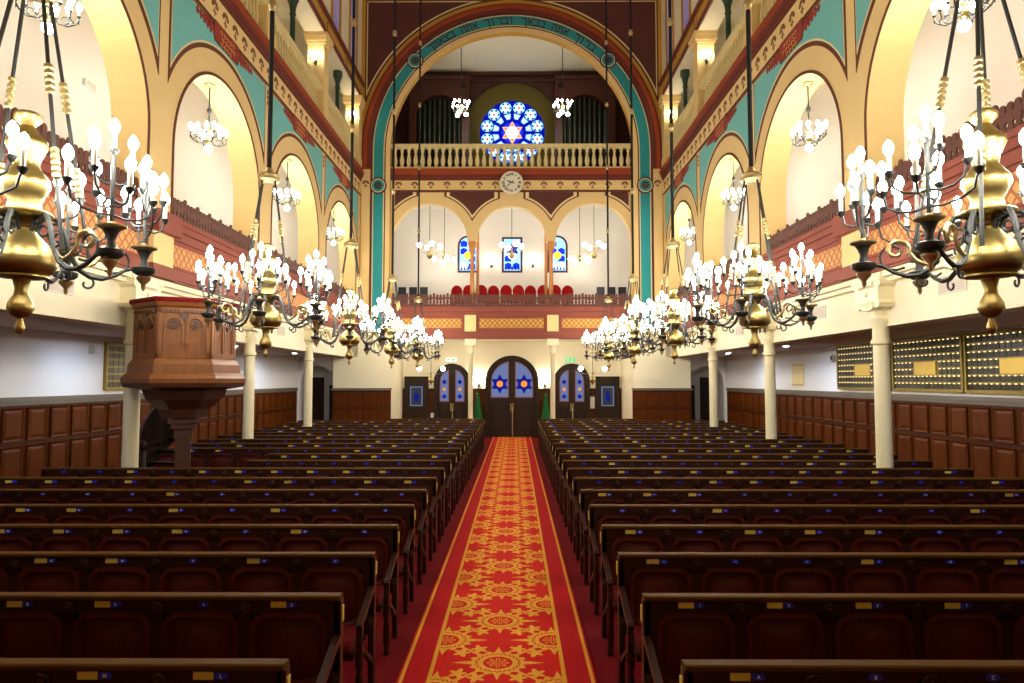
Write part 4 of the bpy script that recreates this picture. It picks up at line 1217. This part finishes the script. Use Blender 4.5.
for i in range(6):
    a = math.radians(30 + 60 * i)
    F = lambda u, v, w, a=a: ((ap + w) * math.cos(a) - u * math.sin(a), (ap + w) * math.sin(a) + u * math.cos(a), v)
    hw = .33
    fr = MB().box(-hw, -hw + .055, 2.5, 3.2, 0, .025, F).box(hw - .055, hw, 2.5, 3.2, 0, .025, F).box(-hw, hw, 2.5, 2.58, 0, .025, F).box(-hw, hw, 3.13, 3.2, 0, .025, F)
    # two blind arches
    for q in (-1, 1):
        c = q * .135
        fr.ring(c, 2.97, .085, .125, 0, PI, 10, 0, .03, F)
        fr.box(c - .125, c - .1, 2.58, 2.97, 0, .022, F).box(c + .1, c + .125, 2.58, 2.97, 0, .022, F)
    p = fr.build('side_panel', 'oak', pu)
    for q in (-1, 1):
        MB().ring(q * .135, 2.97, .04, .065, 0, 2 * PI, 14, 0, .028, F).disc(q * .135, 2.97, .02, 8, 0, .03, F).build('roundel', 'oak_dark', p)
    dt = MB()
    for j in range(11): dt.box(-.3 + j * .055, -.275 + j * .055, 3.14, 3.175, .025, .045, F)
    dt.build('dentil_band', 'oak_dark', p)
    MB().prism([(-.05, 3.02), (.05, 3.02), (.05, 3.12), (0, 3.14), (-.05, 3.12)], .0, .026, F).build('shield', 'oak_dark', p)
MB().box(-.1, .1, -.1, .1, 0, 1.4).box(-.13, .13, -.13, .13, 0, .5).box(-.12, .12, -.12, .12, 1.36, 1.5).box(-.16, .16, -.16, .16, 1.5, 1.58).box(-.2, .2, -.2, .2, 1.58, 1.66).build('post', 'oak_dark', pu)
# curved stair down towards the aisle wall
stt = thing('pulpit_stair', 'dark curved wooden stair with closed railing behind the pulpit', 'stair', (-5.42, 11.38, 0))
n = 11
def sp(t):              # path from pulpit back (t=0) to the floor (t=1)
    a = math.radians(60 + 170 * t)
    return (.15 + .62 * math.cos(a) , -.05 + .5 * math.sin(a), 2.1 * (1 - t))
for i in range(n):
    t0, t1 = i / n, (i + 1) / n
    a0, a1 = math.radians(60 + 170 * t0), math.radians(60 + 170 * t1)
    z = 2.1 * (1 - t1) + .02
    q = [(.15 + r * math.cos(a), -.05 + r * .8 * math.sin(a)) for r, a in ((.2, a0), (.75, a0), (.75, a1), (.2, a1))]
    MB().prism(q, z, z + .05).build('tread', 'stair_wood', stt)
A = []; 
ss = MB()
for i in range(25):
    t = i / 24; a = math.radians(60 + 170 * t); z = max(0, 2.1 * (1 - t) - .1)
    A.append((.15 + .77 * math.cos(a), -.05 + .62 * math.sin(a), z))
vs, fs = [], []
for (x, y, z) in A:
    for f, zz in ((1, z), (1, z + .95), (.95, z + .95), (.95, z)): vs.append((.15 + (x - .15) * f, -.05 + (y + .05) * f, zz))
for i in range(24):
    for k in range(4):
        a, b = 4 * i + k, 4 * i + (k + 1) % 4; fs.append((a, b, b + 4, a + 4))
fs += [(0, 1, 2, 3), (96, 97, 98, 99)]
ss.add(vs, fs).build('stair_railing', 'stair_wood', stt)
MB().lathe([(.05, 0), (.05, 1.05), (.03, 1.08), (.05, 1.12), (.065, 1.17), (.05, 1.22), (.01, 1.25)], 12, (A[-1][0], A[-1][1], 0)).build('newel', 'stair_wood', stt, True)
MB().box(-.03, .03, -.03, .03, 0, 2.1, lambda u, v, w: (.15 + u, -.05 + v, w)).build('stair_post', 'stair_wood', stt)

# ================================================================== MEMORIAL BOARDS
PLQ = MB().box(-.008, 0, -.052, .052, 0, .092).mesh('plaque', 'plaque_black')
def board(label, y0, y1, z0, z1, s, cols, rows, center=True):
    t = thing('memorial_board', label, 'memorial board', (s * XW, y0, z0))
    L, H = y1 - y0, z1 - z0
    B = lambda u, v, w: (-s * w, u, v)
    MB().box(0, L, 0, H, 0, .03, B).build('backing', 'board_gold', t)
    MB().box(-.05, .0, -.04, H + .04, 0, .06, B).box(L, L + .05, -.04, H + .04, 0, .06, B).box(0, L, -.05, 0, 0, .06, B).box(0, L, H, H + .04, 0, .06, B).build('frame', 'board_gold', t)
    dw, dh = L / cols, H / rows
    for r in range(rows):
        MB().box(0, L, r * dh + dh * .8, r * dh + dh * .9, .03, .045, B).build('shelf_rail', 'board_gold', t)
        m = MB()
        for c in range(cols):
            if rows > 3 and center and abs(c + .5 - cols / 2) < 2.6 and rows // 2 - 1 <= r <= rows // 2: continue
            o = obj('plaque', PLQ, t, (-s * .03 + (0 if s > 0 else .008), (c + .5) * dw, r * dh + .012))
            o.scale = (1, dw * .86 / .104, dh * .72 / .092)
            m.box((c + .5) * dw - .012, (c + .5) * dw + .012, r * dh + dh * .82, r * dh + dh * .9, .045, .055, B)
        if s > 0: m.build('bulb_row', 'strip_bulb', t, kind='stuff')
    if center:
        MB().box(L / 2 - 2.5 * dw, L / 2 + 2.5 * dw, (rows // 2 - 1) * dh + .01, (rows // 2 + 1) * dh - .01, .03, .05, B).build('title_panel', 'panel_gold' if s > 0 else 'white_paint', t)
board('gold framed memorial board of dark plaques, farthest from the entrance', 9.2, 11.42, 2.03, 2.93, 1, 17, 7)
board('gold framed memorial board of dark plaques, middle of the three', 11.56, 13.62, 2.03, 2.93, 1, 16, 7)
board('gold framed memorial board of dark plaques, nearest the entrance', 13.76, 15.95, 2.03, 2.93, 1, 17, 7)
board('small cream memorial board with dark plaques on the wall behind the pulpit', 13.0, 13.95, 2.05, 2.88, -1, 5, 6, False)

# ================================================================== SMALL FITTINGS
def fitting(name, label, cat, mb, m):
    o = mb.build(name, m); o['label'] = label; o['category'] = cat; return o
t = thing('wall_speaker', 'round beige wall speaker beside the memorial boards', 'speaker', (XW, 16.2, 2.72))
MB().lathe([(.09, 0), (.1, .05), (.08, .08), (.01, .09)], 16).build('housing', 'grille_white', t, True, rot=(0, -PI / 2, 0))
MB().lathe([(.05, .088), (.03, .1), (.004, .102)], 12).build('cone', 'ornament_brown', t, True, rot=(0, -PI / 2, 0))
t = thing('sensor_box', 'small beige motion sensor on the wall above the pulpit-side wainscot', 'sensor', (-XW, 12.55, 2.78))
MB().box(0, .1, -.07, .07, -.09, .09).build('housing', 'grille_white', t)
MB().lathe([(.05, 0), (.04, .03), (.004, .045)], 12).build('lens', 'white_paint', t, True, loc=(.1, 0, -.02), rot=(0, PI / 2, 0))
t = thing('notice_board', 'tall beige panel on the white wall past the memorial boards', 'panel', (XW, 18.3, 2.08))
MB().box(-.03, 0, -.36, .36, 0, .52).build('board', 'line_cream', t); MB().box(-.04, -.03, -.38, .38, -.02, .02).box(-.04, -.03, -.38, .38, .5, .54).build('frame', 'gold_paint', t)
for s in (-1, 1):
    for i, y in enumerate((8.6, 12.4, 16.8)):
        t = thing('vent_grille', f'white air vent in the {side_word(s)} side gallery beam, {ordinal(2 - i)} from the entrance', 'vent', (s * (XN + .26), y, 3.3), 0, 'beam vents')
        MB().box(-s * .015, 0, -.28, .28, 0, .24).build('vent_frame', 'grille_white', t)
        sm = MB().box(-s * .022, -s * .015, -.25, .25, 0, .012).mesh('slat', 'soffit_paint')
        for j in range(8): obj('slat', sm, t, (0, 0, .03 + j * .025))
for s, m in ((-1, 'exit_white'), (1, 'exit_green')):
    t = thing('exit_sign', f'small {"white" if s < 0 else "green"} exit sign on the wall over the {side_word(s)} side entrance door', 'sign', (s * 2.32 - .05, YD, 2.92))
    MB().box(-.2, .2, -.05, 0, 0, .14).build('sign_case', m, t)
    MB().prism([(-.16, .05), (-.1, .05), (-.1, .02), (-.03, .07), (-.1, .12), (-.1, .09), (-.16, .09)], .05, .054, ZM).build('arrow', 'letter_white' if s > 0 else 'exit_green', t)
    MB().prism([(.04, .02), (.12, .02), (.12, .12), (.04, .12)], .05, .054, ZM).build('door_symbol', 'letter_white' if s > 0 else 'exit_green', t)
    # clipped conifer beside the main door
    t = thing('conifer', f'narrow dark green conifer in a pot beside the main door, {side_word(s)} side', 'plant', (s * 1.3, 26.2, 0))
    MB().lathe([(.12, 0), (.15, .22), (.165, .24), (.165, .28), (.13, .28)], 14).build('pot', 'terracotta', t, True)
    MB().tube([(0, 0, .2), (0, 0, .5)], .02, 6).build('trunk', 'stair_wood', t)
    r = random.Random(3); f = MB()
    f.lathe([(.05, .36), (.17, .46), (.18, .6), (.14, .95), (.08, 1.35), (.01, 1.65)], 12)
    for k in range(420):
        h = r.random(); a = r.random() * 2 * PI; rr = (.2 * (1 - h) + .02); z = .42 + 1.25 * h
        c = Vector((rr * math.cos(a), rr * math.sin(a), z)); d = Vector((math.cos(a) * .6, math.sin(a) * .6, .8)).normalized() * .075; e = Vector((-math.sin(a), math.cos(a), 0)) * .02
        f.add([c - e, c + d, c + e, c - d * .2], [(0, 1, 2), (0, 2, 3)])
    f.build('foliage', 'foliage', t)
t = thing('notice_sheet', 'white notice sheet pinned beside the plaque-side rectangular door', 'notice', (3.05, YD - .032, 1.1))
MB().box(-.15, .15, -.012, 0, 0, .46).build('sheet', 'paper', t); MB().box(-.17, .17, -.008, 0, -.02, .48).build('frame', 'door_wood', t)
t = thing('notice_card', 'small pale card on the wainscot beside the pulpit-side rectangular door', 'notice', (-3.05, YD - .032, .75))
MB().box(-.1, .1, -.012, 0, 0, .18).build('sheet', 'paper', t); MB().box(-.12, .12, -.008, 0, -.02, .2).build('frame', 'door_wood', t)
t = thing('emergency_light', 'small white emergency light on the gallery wall above the pulpit side', 'light', (-XW, 12.2, 7.6))
MB().box(0, .06, -.16, .16, -.06, .06).build('housing', 'white_paint', t); MB().box(.06, .075, -.12, .12, -.04, .04).build('lens', 'grille_white', t)
